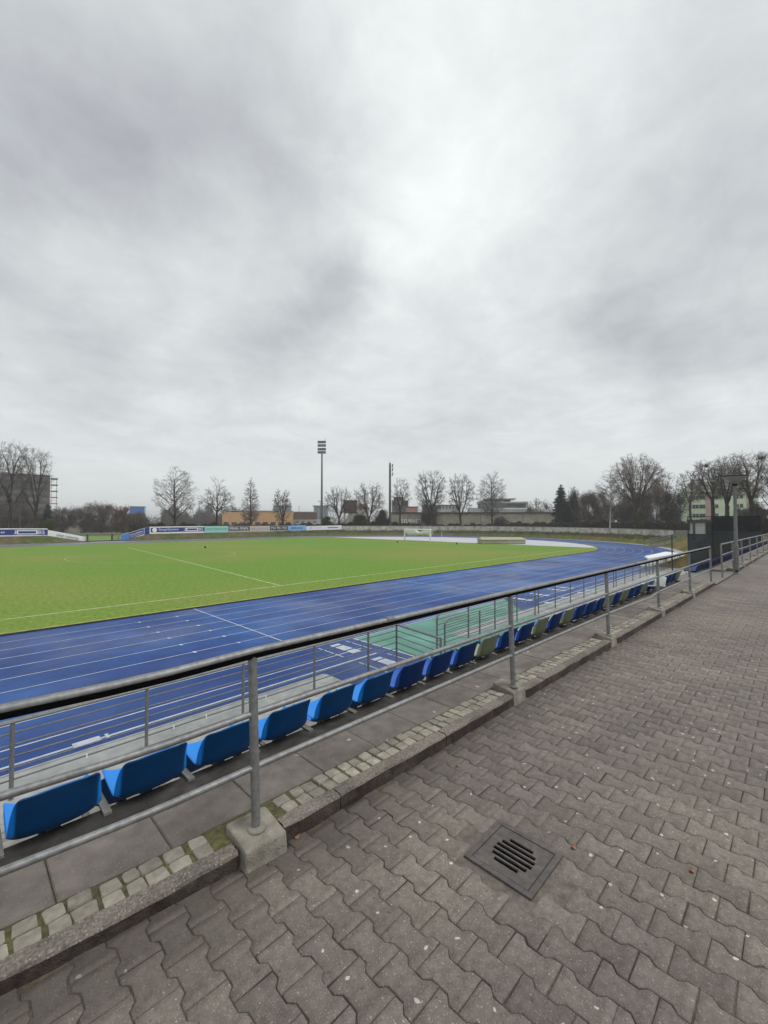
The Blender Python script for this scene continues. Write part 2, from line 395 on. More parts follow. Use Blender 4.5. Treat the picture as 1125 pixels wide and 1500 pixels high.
n, l = nodes_of(M['screen']); tr = n.new('ShaderNodeBsdfTransparent'); ms = n.new('ShaderNodeMixShader'); ms.inputs[0].default_value = 0.80
l.new(tr.outputs[0], ms.inputs[1]); l.new(n['Principled BSDF'].outputs[0], ms.inputs[2]); l.new(ms.outputs[0], n['Material Output'].inputs['Surface'])
# bank: dry yellow-green on the bend, browner along the far straight
n, l = nodes_of(M['bank']); b = n['Principled BSDF']
old = b.inputs['Base Color'].links[0].from_socket
tc = n.new('ShaderNodeTexCoord'); sx = n.new('ShaderNodeSeparateXYZ'); l.new(tc.outputs['Object'], sx.inputs[0])
mr = n.new('ShaderNodeMapRange'); mr.inputs['From Min'].default_value = 55; mr.inputs['From Max'].default_value = 15
l.new(sx.outputs['Y'], mr.inputs['Value'])
mx = n.new('ShaderNodeMix'); mx.data_type = 'RGBA'; l.new(mr.outputs[0], mx.inputs['Factor'])
m2 = n.new('ShaderNodeVectorMath'); m2.operation = 'MULTIPLY'; m2.inputs[1].default_value = (1.65, 1.40, 1.05)
l.new(old, m2.inputs[0]); l.new(old, mx.inputs['A']); l.new(m2.outputs[0], mx.inputs['B']); l.new(mx.outputs['Result'], b.inputs['Base Color'])

# ------------------------------------------------------------------ line of the stand: it drifts slightly and bends at the nearest post
def dyk(x):
    return -0.022*(x-1.16) if x > 1.16 else -0.098*(x-1.16)
def lz(x):
    t = min(1, max(0, (1.30-x)/0.75)); return -0.026*t*t*(3-2*t)
def dys(x):
    return -0.024*(x-1.07)

# ------------------------------------------------------------------ path paved with interlocking bone-shaped stones
def paving():
    LY, PX = 0.2, 0.1365
    hw, hn = 0.0805, 0.0558
    prof = [(hw,-0.1),(hw,-0.062),(hn,-0.038),(hn,0.038),(hw,0.062),(hw,0.1)]
    outline = prof + [(-a, b) for a, b in reversed(prof)]
    o = np.array(outline); n = len(o)
    gap = 0.0020; bev = 0.0036
    def inset(d):
        p = o.copy(); p[:, 0] -= np.sign(p[:, 0])*d; p[:, 1] -= np.where(np.abs(p[:, 1]) > 0.09, np.sign(p[:, 1])*d, 0); return p
    r0, r1, r2 = inset(gap), inset(gap), inset(gap+bev)
    cs = []
    x = -3.0; i = 0
    while x < 26:
        y = -6.0 + (0.1 if i % 2 else 0)
        while y < 2.6:
            if y < 2.10 + dyk(x) and not (1.90-0.035 < x < 2.27+0.035 and 0.915-0.06 < y < 1.29+0.06):
                if (x < 12 and y > -6.0) or y > -2.0:
                    cs.append((x, y))
            y += LY
        x += PX; i += 1
    cs = np.array(cs); N = len(cs)
    jit = rng.normal(0, 0.0007, (N, 2)); ang = rng.normal(0, 0.006, N)
    dz = rng.normal(0, 0.0010, N); tx = rng.normal(0, 0.006, N); ty = rng.normal(0, 0.006, N)
    V = np.zeros((N, 3*n, 3))
    for k, (ring, z) in enumerate(((r0,-0.03),(r1,-0.0045),(r2,0.0))):
        ca, sa = np.cos(ang)[:, None], np.sin(ang)[:, None]
        rx = ring[None, :, 0]*ca - ring[None, :, 1]*sa; ry = ring[None, :, 0]*sa + ring[None, :, 1]*ca
        V[:, k*n:(k+1)*n, 0] = cs[:, 0:1]+jit[:, 0:1]+rx
        V[:, k*n:(k+1)*n, 1] = cs[:, 1:2]+jit[:, 1:2]+ry
        V[:, k*n:(k+1)*n, 2] = z + dz[:, None] + rx*tx[:, None] + ry*ty[:, None]
    wob = rng.normal(0, 0.0012, (N, n, 2))
    for k in range(3): V[:, k*n:(k+1)*n, :2] += wob
    # top split into quads between mirrored outline points
    fq = []
    for j in range(n):
        jn = (j+1) % n
        fq.append((j, jn, n+jn, n+j)); fq.append((n+j, n+jn, 2*n+jn, 2*n+j))
    for j in range(5):
        a, b2 = 2*n+j, 2*n+j+1; c, d = 2*n+(n-2-j), 2*n+(n-1-j)
        fq.append((a, b2, c, d))
    fq = np.array(fq)
    Q = (fq[None] + (np.arange(N)*3*n)[:, None, None]).reshape(-1, 4)
    ob = np_mesh('path', V.reshape(-1, 3), Q, M['paver'])
    at = ob.data.attributes.new('tone', 'FLOAT', 'FACE')
    at.data.foreach_set('value', np.repeat(np.clip(rng.normal(0.5, 0.22, N), 0, 1), len(fq)).astype(np.float32))
    tag(ob, 'path of dark interlocking bone-shaped paving stones', 'path', None, 'structure')
paving()
mb = MB()      # sheet round the hole of the drain
for (a, c, e, g) in ((-25,1.9,-11,2.14),(2.27,47,-11,2.14),(1.9,2.27,-11,0.917),(1.9,2.27,1.288,2.14)):
    mb.add([(a,e,-0.0052),(c,e,-0.0052),(c,g,-0.0052),(a,g,-0.0052)], [(0,1,2,3)])
struct(mb, 'path_bed', M['joint'], 'dark sandy bed in the joints of the paved path', 'path')
mb = MB()
xs = np.linspace(25.9, 140, 60)
for a, c in zip(xs[:-1], xs[1:]):
    mb.add([(a,-10,0.002),(c,-10,0.002),(c,2.12+dyk(c),0.002),(a,2.12+dyk(a),0.002)], [(0,1,2,3)])
struct(mb, 'far_path', M['far_paving'], 'smooth grey far end of the path beyond the lamp post', 'path')

# ------------------------------------------------------------------ kerb, setts, flagstones
def yk(x): return 2.03 + dyk(x)
def stone(mb, x0, x1, y0, y1, z0, z1, rnd=0.012, front=1, top=0, wob=0.004):
    "one kerb stone: rounded top edge, darker front"
    p = [(y0+0.006, z0), (y0, z1-rnd*1.6), (y0+rnd*0.5, z1-rnd*0.5), (y0+rnd*1.8, z1), (y1, z1), (y1, z0)]
    k = max(2, int((x1-x0)/0.08)); rings = []
    for i in range(k+1):
        x = x0+(x1-x0)*i/k
        e = 0.010 if i in (0, k) else 0
        wy = random.uniform(-wob, wob); wz = random.uniform(-wob, wob)*0.5
        rings.append([(x, y+dyk(x)+(wy if 0 < q < 4 else 0)+(e*0.4 if q in (1, 2) else 0), z+(wz-e*0.5 if q in (2, 3, 4) else 0)+(lz(x) if 0 < q < 5 else 0)) for q, (y, z) in enumerate(p)])
    base = len(mb.v)
    for r in rings: mb.v.extend(r)
    for i in range(k):
        for q in range(5):
            a = base+i*6+q
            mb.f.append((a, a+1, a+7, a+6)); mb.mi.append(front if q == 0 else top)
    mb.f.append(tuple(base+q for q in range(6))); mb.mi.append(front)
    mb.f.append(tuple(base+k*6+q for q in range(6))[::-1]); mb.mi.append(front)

POSTS = [-1.62, 1.16, 3.88, 6.57, 9.28, 12.02, 14.72]
POSTS2 = [16.65, 19.05, 21.5, 24.25, 27.2, 30.2, 33.2, 36.2, 39.2]
mb = MB()
blocks = POSTS[:-1] + POSTS2[1:]
edges = []
cur = -3.0
for bx in blocks + [41.0]:
    a, e = cur, bx-0.125
    if a < 14 < e: segs = [(a, 14.8), (18.9, e)]
    else: segs = [(a, e)]
    for a, e in segs:
        L = e-a
        if L < 0.05: continue
        cuts = [a]
        first = 0.39 if L > 1.5 else L
        if L > 1.5:
            cuts += [a+first]
            m_ = max(1, round((L-first)/1.02))
            cuts += [a+first+(L-first)*q/m_ for q in range(1, m_+1)]
        else: cuts += [e]
        for c0, c1 in zip(cuts[:-1], cuts[1:]):
            stone(mb, c0+0.004, c1-0.004, 2.03, 2.112, -0.05, 0.10, wob=0.006)
    cur = bx+0.125
struct(mb, 'kerb', [M['kerb'], M['kerb_dark']], 'kerb of worn exposed aggregate stones along the path', 'kerb', smooth=False)

def setts():
    V, Q, tone = [], [], []
    x = -3.0; k = 0
    def one(cx, cy, wx, wy, z):
        nonlocal k
        c = 0.009
        ring = [(-1,-1),(1,-1),(1,1),(-1,1)]
        base = []
        jw = [(random.uniform(-.004,.004), random.uniform(-.004,.004)) for _ in range(8)]
        out = []
        for (sx, sy) in ring:      # eight-sided worn block
            out.append((sx*wx/2, sy*(wy/2-c))); out.append((sx*(wx/2-c), sy*wy/2))
        out = [(wx/2, -wy/2+c), (wx/2, wy/2-c), (wx/2-c, wy/2), (-wx/2+c, wy/2), (-wx/2, wy/2-c), (-wx/2, -wy/2+c), (-wx/2+c, -wy/2), (wx/2-c, -wy/2)]
        pts = []
        for i, (a, b) in enumerate(out):
            a += jw[i][0]; b += jw[i][1]
            for s, zz in ((1, z-0.03), (0.985, z-0.007), (0.93, z+random.uniform(-.002,.002))):
                pts.append((cx+a*s, cy+b*s, zz+lz(cx)))
        ctr = (cx, cy, z+random.uniform(0, .004)+lz(cx))
        V.extend(pts); V.append(ctr)
        for i in range(8):
            j = (i+1) % 8
            for q in range(2):
                Q.append((k+i*3+q, k+j*3+q, k+j*3+q+1, k+i*3+q+1))
            Q.append((k+i*3+2, k+j*3+2, k+24, k+24))
        tone.extend([random.random()]*24)
        k += 25
    while x < 40:
        w = random.uniform(0.072, 0.100)
        if not any(abs(x-bx) < 0.165 for bx in blocks) and not (14.8 < x < 18.9):
            h = random.uniform(-.010, .010)
            d = dyk(x)
            one(x, 2.153+h*0.5+d, w, 0.082+h, 0.098+random.uniform(-.004,.004))
            one(x+random.uniform(-.008,.008), 2.238+h+d, w*random.uniform(.92,1.03), 0.080-h*0.6, 0.098+random.uniform(-.004,.004))
        x += w+random.uniform(0.007, 0.015)
    # triangles as degenerate quads are avoided: split into tri faces
    me = bpy.data.meshes.new('setts')
    F = [f[:3] if f[2] == f[3] else f for f in Q]
    me.from_pydata(V, [], F); me.materials.append(M['sett'])
    at = me.attributes.new('tone', 'FLOAT', 'FACE'); at.data.foreach_set('value', tone)
    ob = link(bpy.data.objects.new('setts', me))
    tag(ob, 'strip of small pale granite setts between kerb and flagstones', 'paving', None, 'structure')
setts()
def strip(mb, x0, x1, y0, y1, z, n, fd, mi=0):
    xs = np.linspace(x0, x1, n+1)
    for a, c in zip(xs[:-1], xs[1:]):
        mb.add([(a,y0+fd(a),z+lz(a)),(c,y0+fd(c),z+lz(c)),(c,y1+fd(c),z+lz(c)),(a,y1+fd(a),z+lz(a))], [(0,1,2,3)], mi)
mb = MB()
strip(mb, -3.0, 14.9, 2.09, 2.70, 0.091, 60, dyk); strip(mb, 18.9, 40.9, 2.09, 2.70, 0.091, 40, dyk)
struct(mb, 'moss_bed', M['moss'], 'mossy soil between the setts and flagstones', 'moss')

def flags():
    vs, fs, tn = [], [], []
    x = -2.92
    while x < 40.5:
        w = 0.466
        if not (14.4 < x < 18.5):
            g = 0.003; zt = 0.100+random.uniform(-.003,.003); tl = random.uniform(-.004,.004)
            x0, x1 = x+g, x+w-g
            y0, y1 = 2.286, 2.700
            k = len(vs); b = 0.006
            for (e, z) in ((0, 0.03), (0, zt-b), (b, zt)):
                for (px, py) in ((x0+e, y0+e), (x1-e, y0+e), (x1-e, y1-e), (x0+e, y1-e)):
                    vs.append((px, py+dyk(px), z+(tl if px > x+w/2 else 0)+lz(px)))
            for r in range(2):
                for j in range(4):
                    fs.append((k+r*4+j, k+r*4+(j+1) % 4, k+r*4+4+(j+1) % 4, k+r*4+4+j))
            fs.append((k+8, k+9, k+10, k+11)); tn += [random.random()]*9
        x += w
    me = bpy.data.meshes.new('walkway'); me.from_pydata(vs, [], fs); me.materials.append(M['flag'])
    at = me.attributes.new('tone', 'FLOAT', 'FACE'); at.data.foreach_set('value', tn)
    tag(link(bpy.data.objects.new('walkway', me)), 'row of concrete flagstones behind the top row of seats', 'paving', None, 'structure')
flags()
mb = MB()   # the opening in the railing is paved flush with the path
strip(mb, 14.78, 18.9, 2.0, 3.12, 0.034, 5, dyk)
struct(mb, 'landing', M['far_paving'], 'pale landing in the gap between the two railings', 'paving')

# ------------------------------------------------------------------ terraces of the stand
mb = MB()
prof = [(2.690,-0.3),(2.690,0.012),(3.05,0.000)]
y, z = 3.05, -0.455
for i in range(5):
    prof += [(y, z), (y+0.8, z-0.006)]; y += 0.8; z -= 0.40
prof += [(y, -2.6)]
xs = np.linspace(-8, 45.2, 28)
for i, x in enumerate(xs):
    mb.v.extend([(x, q[0]+dys(x), q[1]) for q in prof])
m_ = len(prof)
for i in range(len(xs)-1):
    for q in range(m_-1):
        a = i*m_+q; mb.f.append((a, a+m_, a+m_+1, a+1)); mb.mi.append(0 if q < 3 else 1)
mb.f.append(tuple(range(m_))); mb.mi.append(1); mb.f.append(tuple((len(xs)-1)*m_+q for q in range(m_))[::-1]); mb.mi.append(1)
struct(mb, 'terrace', [M['beam'], M['concrete']], 'stepped concrete terrace of the stand under the seats', 'stand')

# ------------------------------------------------------------------ drain grate
def drain():
    cx, cy, h = 2.085, 1.1025, 0.185
    t = thing('drain', 'square cast iron drain with a round slotted grate set in the paving', 'drain', (cx, cy, 0))
    z = 0.006
    mb = MB()
    w = 0.030
    for (sx, sy, lx, ly) in ((0,-1,2*h,w),(0,1,2*h,w),(-1,0,w,2*h-2*w),(1,0,w,2*h-2*w)):
        mb.box((cx+sx*(h-w/2), cy+sy*(h-w/2), z-0.02), (lx, ly, 0.044))
    mb.build('frame', M['iron'], t, bevel=0.002)
    # lid: plate with slots built from strips
    li = h-w-0.004; r = 0.108
    slots = []
    pitch = 0.034; sw = 0.0115
    ys = [(-2.5+k)*pitch for k in range(6)]
    mb = MB(); top = z-0.001; th = 0.010
    def plate(x0, x1, y0, y1):
        if x1-x0 > 1e-4 and y1-y0 > 1e-4:
            mb.box((cx+(y0+y1)/2, cy+(x0+x1)/2, top-th/2), (y1-y0, x1-x0, th))
    prev = -li
    for yy in ys:
        half = math.sqrt(max(0.0, r*r-yy*yy))
        plate(-li, li, prev, yy-sw)
        plate(-li, -half, yy-sw, yy+sw); plate(half, li, yy-sw, yy+sw)
        for s in (-1, 1):   # rounded slot ends
            pass
        prev = yy+sw
    plate(-li, li, prev, li)
    mb.build('grate', M['iron'], t)
    mb = MB(); mb.frame_box((cx-li, cy-li, -0.20), (2*li,0,0), (0,2*li,0), (0,0,0.02)); mb.add([(cx-li,cy-li,-.19),(cx+li,cy-li,-.19),(cx+li,cy+li,-.19),(cx-li,cy+li,-.19),(cx-li,cy-li,-.01),(cx+li,cy-li,-.01),(cx+li,cy+li,-.01),(cx-li,cy+li,-.01)], [(0,1,5,4),(1,2,6,5),(2,3,7,6),(3,0,4,7)]); mb.build('pit', M['void'], t)
drain()
mb = MB(); 
for (x0,x1,y0,y1) in ((1.80,2.40,1.288,1.46),(1.80,2.40,0.72,0.917),(1.80,1.899,0.917,1.288),(2.271,2.42,0.917,1.288)):
    mb.box(((x0+x1)/2,(y0+y1)/2,-0.012),(x1-x0,y1-y0,0.016))
M['mortar'] = mat('mortar', (0.15,0.128,0.108), 0.95, 0.3, 25, bump=0.9, bscale=70, col2=(0.09,0.075,0.06), scale2=6)
struct(mb, 'mortar_patch', M['mortar'], 'worn mortar round the drain', 'paving')

# ------------------------------------------------------------------ railing
def rail_y(x): return 2.10 + dyk(x)
def railing(name, label, posts, x0, x1, lean, end0=False, end1=False, foot=True):
    t = thing(name, label, 'railing', (posts[0], rail_y(posts[0]), 0))
    zt = 1.055
    def path(z, xa, xb, off=0.0):
        ks = sorted(set([xa, xb] + [p for p in posts if xa < p < xb] + ([1.16, 0.75, 0.5] if xa < 1.16 < xb else [])))
        return [(x - lean*z*0.6, rail_y(x)+off+lean*z*0.5, z+lz(x)*1.2) for x in ks]
    mb = MB(); mb.tube(path(zt, x0, x1), 0.021, 14)
    if end1:
        p = path(zt, x0, x1)[-1]
        mb.lathe((p[0], p[1], zt), [(0.001,-0.024),(0.017,-0.017),(0.024,0),(0.017,0.017),(0.001,0.024)], 12)
    mb.build('handrail', M['galv'], t, smooth=True)
    if foot:
        mb = MB(); ps = path(1.022, x0, x1-0.03)
        for a, c in zip(ps[:-1], ps[1:]):
            a, c = Vector(a), Vector(c)
            d = (c-a); nrm = Vector((-d.y, d.x, 0)).normalized()
            mb.frame_box(a-nrm*0.0225-Vector((0,0,0.0)), d, nrm*0.045, Vector((0,0,0.026)))
        mb.build('under_rail_strip', M['strip_black'], t)
    mb = MB(); mb.tube(path(0.725, x0, x1), 0.017, 10); mb.build('middle_rail', M['galv'], t, smooth=True)
    lp = path(0.44, x0, x1)
    if x1 > 9 and x0 < 8:
        lp = [p for p in lp]; lp.insert(-2 if len(lp) > 6 else 1, (8.75, rail_y(8.75), 0.405)); lp.sort(key=lambda p: p[0])
    mb = MB(); mb.tube(lp, 0.017, 10); mb.build('lower_rail', M['galv'], t, smooth=True)
    for xj in ((2.2, 7.9, 13.2) if foot else (20.4, 26.0, 31.8)):
        a, c = path(zt, xj-0.035, xj+0.035)[0], path(zt, xj-0.035, xj+0.035)[-1]
        mb = MB(); mb.tube([a, c], 0.0245, 14); mb.build('joint_sleeve', M['galv_dark'], t, smooth=True)
    for i, x in enumerate(posts):
        y = rail_y(x)
        mb = MB(); lx = lean
        if end1 and x == posts[-1] or end0 and x == posts[0]:
            top = zt
        else: top = zt-0.03
        mb.tube([(x, y, 0.0), (x-lx*top*0.6, y+lx*top*0.5, top)], 0.024, 14)
        mb.build('post', M['galv'], t, smooth=True)
        if foot and (x not in (posts[-1],)) or not foot and i > 0:
            mb = MB()
            y0, y1 = (1.975, 2.215) if x < 2 else (2.022, 2.262); zf, zb_ = (0.100, 0.132) if x < 2 else (0.118, 0.165)
            q = [(x-.118, y0, -.05), (x+.118, y0, -.05), (x+.118, y1, -.05), (x-.118, y1, -.05), (x-.114, y0+.012, zf), (x+.114, y0+.012, zf), (x+.114, y1, zb_), (x-.114, y1, zb_)]
            mb.add([(a_, b_+dyk(a_), c_) for a_, b_, c_ in q], [(0,3,2,1),(4,5,6,7),(0,1,5,4),(1,2,6,5),(2,3,7,6),(3,0,4,7)])
            o = mb.build('footing', M['footing'], t, bevel=0.012)
            mb = MB(); mb.lathe((x, y, 0.116 if x < 2 else 0.138), [(0.050,0),(0.046,0.008),(0.026,0.016)], 16); mb.build('mortar_collar', M['footing'], o, smooth=True)
    return t
railing('railing', 'long galvanised pipe railing on concrete blocks along the near edge of the stand', POSTS, -3.0, 14.72, 0.035, end1=True)
railing('railing', 'shorter pipe railing starting beside the lamp post past the gap', POSTS2, 16.65, 39.2, 0.05, end0=True, foot=False)
# ------------------------------------------------------------------ seats
def seat_mesh():
    prof = [(0.365,0.034),(0.395,0.054),(0.385,0.072),(0.33,0.066),(0.24,0.050),(0.15,0.042),(0.08,0.040),(0.030,0.055),(0.000,0.095),(-0.020,0.150),(-0.040,0.215),(-0.058,0.275),(-0.070,0.312),(-0.074,0.326)]
    hw = [0.180,0.195,0.203,0.206,0.207,0.208,0.209,0.209,0.207,0.202,0.195,0.187,0.172,0.140]
    us = [-1,-0.93,-0.8,-0.5,0,0.5,0.8,0.93,1]
    vs, fs = [], []
    for k, ((y, z), w) in enumerate(zip(prof, hw)):
        back = max(0, min(1, (k-6)/4))
        for u in us:
            a = abs(u)
            rise = 0.045*a**4*(1-back)
            up_ = max(0, min(1, (k-8)/5)); fwd = (0.085*a**6+0.020*a**2)*back*(1-up_)**1.2 + 0.006*a**2*back
            drop = (0.022 if k == len(prof)-1 else 0.010 if k == len(prof)-2 else 0)*a**3
            vs.append((u*w, y+fwd, z+rise+0.012*a**5*back-drop))
    n = len(us)
    for k in range(len(prof)-1):
        for j in range(n-1):
            a = k*n+j; fs.append((a, a+1, a+n+1, a+n))
    me = bpy.data.meshes.new('seat_shell'); me.from_pydata(vs, [], fs)
    ob = bpy.data.objects.new('seat_shell', me); COL.objects.link(ob)
    m1 = ob.modifiers.new('s', 'SUBSURF'); m1.levels = 2
    m2 = ob.modifiers.new('t', 'SOLIDIFY'); m2.thickness = 0.009; m2.offset = 0
    m3 = ob.modifiers.new('b', 'BEVEL'); m3.width = 0.0015; m3.segments = 1
    dg = bpy.context.evaluated_depsgraph_get()
    out = bpy.data.meshes.new_from_object(ob.evaluated_get(dg)); out.name = 'seat_shell'
    bpy.data.objects.remove(ob)
    out.polygons.foreach_set('use_smooth', [True]*len(out.polygons)); out.set_sharp_from_angle(angle=R(50))
    return out

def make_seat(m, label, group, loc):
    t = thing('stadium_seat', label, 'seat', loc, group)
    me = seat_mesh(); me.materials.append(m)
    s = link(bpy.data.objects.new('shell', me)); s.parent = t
    mb = MB()
    mb.frame_box((-0.262, 0.05, -0.004), (0.042, 0, 0), (0, 0.30, 0), (0, 0, 0.016))
    mb.build('bracket', M['bracket'], t, local=True)
    mb = MB(); mb.frame_box((-0.03, 0.14, -0.10), (0.06, 0, 0), (0, 0.06, 0), (0, 0, 0.125)); mb.build('support', M['galv_dark'], t, local=True)
    return t

SP = 0.482
ORD = ['first', 'second', 'third', 'fourth', 'fifth', 'sixth', 'seventh', 'eighth', 'ninth', 'tenth', 'eleventh']
POSTN = ['', 'nearest', 'second', 'third', 'fourth', 'fifth', 'end']
# colours of the top row as photographed, from the seat at x = 0.38 onwards
rowcol = {}
protos = {}
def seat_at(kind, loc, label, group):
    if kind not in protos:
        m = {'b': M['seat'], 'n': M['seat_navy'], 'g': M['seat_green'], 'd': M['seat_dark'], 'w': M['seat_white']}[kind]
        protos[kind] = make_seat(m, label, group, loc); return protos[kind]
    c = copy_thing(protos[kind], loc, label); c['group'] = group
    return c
def seat_y(x): return 2.920 + dys(x)
greens = {9, 12, 14, 18, 20, 23}
names = {'d': 'dark navy', 'b': 'bright blue', 'n': 'navy blue', 'g': 'olive green'}
cnt = {}
for k in range(-5, 92):
    x = 0.43 + SP*k
    if x > 45: break
    if 14.9 < x < 17.4: continue
    kind = 'g' if k in greens or (k > 26 and (k*7) % 5 == 0 and k < 40) else ('b' if k < 6 else ('n' if x < 17 else 'd'))
    # which post does the camera see this seat behind or beyond: scale the post line out to the seat row
    b = -1
    for i, p in enumerate(POSTS):
        px_x = p*(seat_y(x)+0.0)/rail_y(p)
        if x > px_x: b = i
    if x > 14.5:
        label = 'small %s seat in the far stretch of the top row beyond the railing gap' % names[kind]
        if k % 2: pass
    elif x < 0.2:
        label = 'bright blue seat cut off at the left edge, nearest end of the top row'
    elif b == 0:
        q = cnt.get(b, 0); cnt[b] = q+1
        label = ['bright blue seat back at the left edge, nearest whole seat of the top row', 'bright blue seat back second from the left edge in the top row', 'bright blue seat back partly hidden by the nearest railing post', 'bright blue seat back just before the nearest railing post'][min(q, 3)]
    else:
        q = cnt.get(b, 0); cnt[b] = q+1
        label = '%s seat, %s in the top row beyond the %s railing post' % (names[kind], ORD[q], POSTN[min(b, 6)])
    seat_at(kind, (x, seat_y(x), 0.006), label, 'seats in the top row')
for k in range(-4, 30):
    x = 0.43 + SP*k
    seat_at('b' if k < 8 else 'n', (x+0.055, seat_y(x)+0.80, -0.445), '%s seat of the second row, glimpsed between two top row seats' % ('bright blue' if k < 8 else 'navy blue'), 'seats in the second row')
# a loose white shell tipped over at the end of the row
t = thing('loose_seat', 'white curved plastic seat shell lying tipped over beside the row of blue seats', 'seat', (12.15, seat_y(12.1)-0.10, 0.10), rz=R(75))
me = seat_mesh(); me.materials.append(M['seat_white']); s = link(bpy.data.objects.new('shell', me)); s.parent = t
s.rotation_euler = (R(8), 0, 0)

# ------------------------------------------------------------------ track-side barrier
FY = 8.6; FT = -1.29
def barrier(label, x0, x1, y, posts, round0=False, round1=False, wing=None, top=FT):
    t = thing('barrier', label, 'barrier', (x0, y, T), 'pipe barriers along the track')
    rr = 0.16
    def run(z, r0, r1):
        p = []
        if r0: p += [(x0, y, z-rr), (x0+0.02, y, z-rr*0.5), (x0+0.06, y, z-0.05), (x0+rr, y, z)]
        else: p += [(x0, y, z)]
        if r1: p += [(x1-rr, y, z), (x1-0.06, y, z-0.05), (x1-0.02, y, z-rr*0.5), (x1, y, z-rr)]
        else: p += [(x1, y, z)]
        return p
    mb = MB(); mb.tube(run(top, round0, round1), 0.036, 8)
    if wing: mb.tube([(x1, y, top), (wing[0], wing[1], top)], 0.034, 8)
    mb.build('top_rail', M['galv'], t, smooth=True)
    for q in range(1, 6):
        z = top - 0.175*q
        mb = MB(); mb.tube([(x0, y, z), (x1, y, z)], 0.0135, 6)
        if wing: mb.tube([(x1, y, z), (wing[0], wing[1], z)], 0.0135, 6)
        mb.build('bar', M['galv_dark'], t, smooth=True)
    for x in posts:
        tz = top - (rr if (round0 and abs(x-x0) < .01) or (round1 and abs(x-x1) < .01) else 0)
        mb = MB(); mb.tube([(x, y, T), (x, y, tz)], 0.030, 8); mb.build('post', M['galv'], t, smooth=True)
    if wing:
        mb = MB(); mb.tube([(wing[0], wing[1], T), (wing[0], wing[1], top)], 0.030, 8); mb.build('post', M['galv'], t, smooth=True)
    return t
barrier('long pipe barrier on the left with a side wing turning in at the green surface', -10.5, 9.25, FY, [-8.7,-6.8,-4.94,-3.07,-1.2,0.67,2.53,4.41,6.28,8.1,9.25], wing=(8.95,6.75))
barrier('pipe barrier with rounded corner behind the shorter panel, over the green surface', 11.2, 18.4, FY, [11.2,13.05,14.9,16.7,18.4], round0=True, round1=True)
barrier('short pipe barrier panel with rounded corner standing in front of a longer one', 10.95, 15.2, 8.1, [10.95,13.0,15.2], round0=True, top=-1.36)
barrier('pipe barrier between the green surface and the far bend', 18.75, 29.6, FY, [18.75,20.6,22.5,24.4,26.3,28.1,29.6], round1=True)
barrier('farthest pipe barrier beside the white canopy', 30.1, 44.5, FY, [30.1,32.0,33.9,35.8,37.7,39.6,41.5,43.2,44.5], round0=True)
for i, (x) in enumerate((1.62, 3.0, 3.62, 4.95)):
    t = thing('cable_clip', ['small pale clip hanging on the lowest barrier bars, %s from the left edge' % ORD[i]][0], 'clip', (x, FY-0.012, FT-0.175*5), 'clips on the barrier')
    mb = MB(); mb.box((x, FY-0.014, FT-0.875), (0.020, 0.010, 0.075)); mb.box((x-0.016, FY-0.016, FT-0.850), (0.024, 0.010, 0.014)); mb.build('clip_body', M['white'], t)

# ------------------------------------------------------------------ stadium oval helper
CX0, CX1, CYM, RI = -40.0, 60.0, 57.5, 36.5
def oval(o, z, nseg=72, nst=100):
    "closed contour at offset o outside the inner edge of the track"
    r = RI+o; p = []
    for i in range(nst): p.append((CX0+(CX1-CX0)*i/nst, CYM-r, z))
    for i in range(nseg): a = -math.pi/2+math.pi*i/nseg; p.append((CX1+r*math.cos(a), CYM+r*math.sin(a), z))
    for i in range(nst): p.append((CX1+(CX0-CX1)*i/nst, CYM+r, z))
    for i in range(nseg): a = math.pi/2+math.pi*i/nseg; p.append((CX0+r*math.cos(a), CYM+r*math.sin(a), z))
    return p
def ring(mb, o0, o1, z, sel=None, mi=0):
    a, c = oval(o0, z), oval(o1, z); n = len(a)
    for i in range(n):
        j = (i+1) % n
        if sel and not (sel(a[i]) and sel(a[j])): continue
        mb.add([a[i], c[i], c[j], a[j]], [(0,1,2,3)], mi)
def rect(mb, x0, x1, y0, y1, z, mi=0):
    mb.add([(x0,y0,z),(x1,y0,z),(x1,y1,z),(x0,y1,z)], [(0,1,2,3)], mi)

mb = MB(); a = oval(13.0, T-0.01); mb.add(a, [tuple(range(len(a)))])
rect(mb, -60, 46, 2.5, 9, T-0.014)
struct(mb, 'arena_floor', M['gutter'], 'grey paved floor of the arena beside the track', 'ground')
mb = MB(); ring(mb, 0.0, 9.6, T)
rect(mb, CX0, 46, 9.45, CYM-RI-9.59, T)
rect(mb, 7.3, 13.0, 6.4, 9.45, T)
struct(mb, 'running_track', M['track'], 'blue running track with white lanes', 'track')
mb = MB()
LANE = 1.16
for k in range(1, 9):
    w = 0.021 if k < 8 else 0.026
    ring(mb, k*LANE-w, k*LANE+w, T+0.004)
rect(mb, CX0, 9.55, 10.46, 10.51, T+0.004); rect(mb, CX0, 9.55, 9.72, 9.79, T+0.004)
rect(mb, 21.3, 46, 10.46, 10.51, T+0.004); rect(mb, 21.3, 46, 9.72, 9.79, T+0.004)
rect(mb, 8.14, 8.20, 11.75, 20.95, T+0.008)
rect(mb, 22.4, 22.46, 11.75, 20.95, T+0.008)
for xx in (5.5, 7.0):
    for k in range(1, 8): rect(mb, xx-0.05, xx+0.05, 20.96-k*LANE-0.09, 20.96-k*LANE+0.09, T+0.008)
for (ya, yb) in ((10.25, 11.45), (8.35, 9.42)):
    rect(mb, 8.52, 8.57, ya-0.05, yb+0.05, T+0.008); rect(mb, 9.72, 9.77, ya-0.05, yb+0.05, T+0.008)
    rect(mb, 8.98, 9.36, ya, yb, T+0.008)
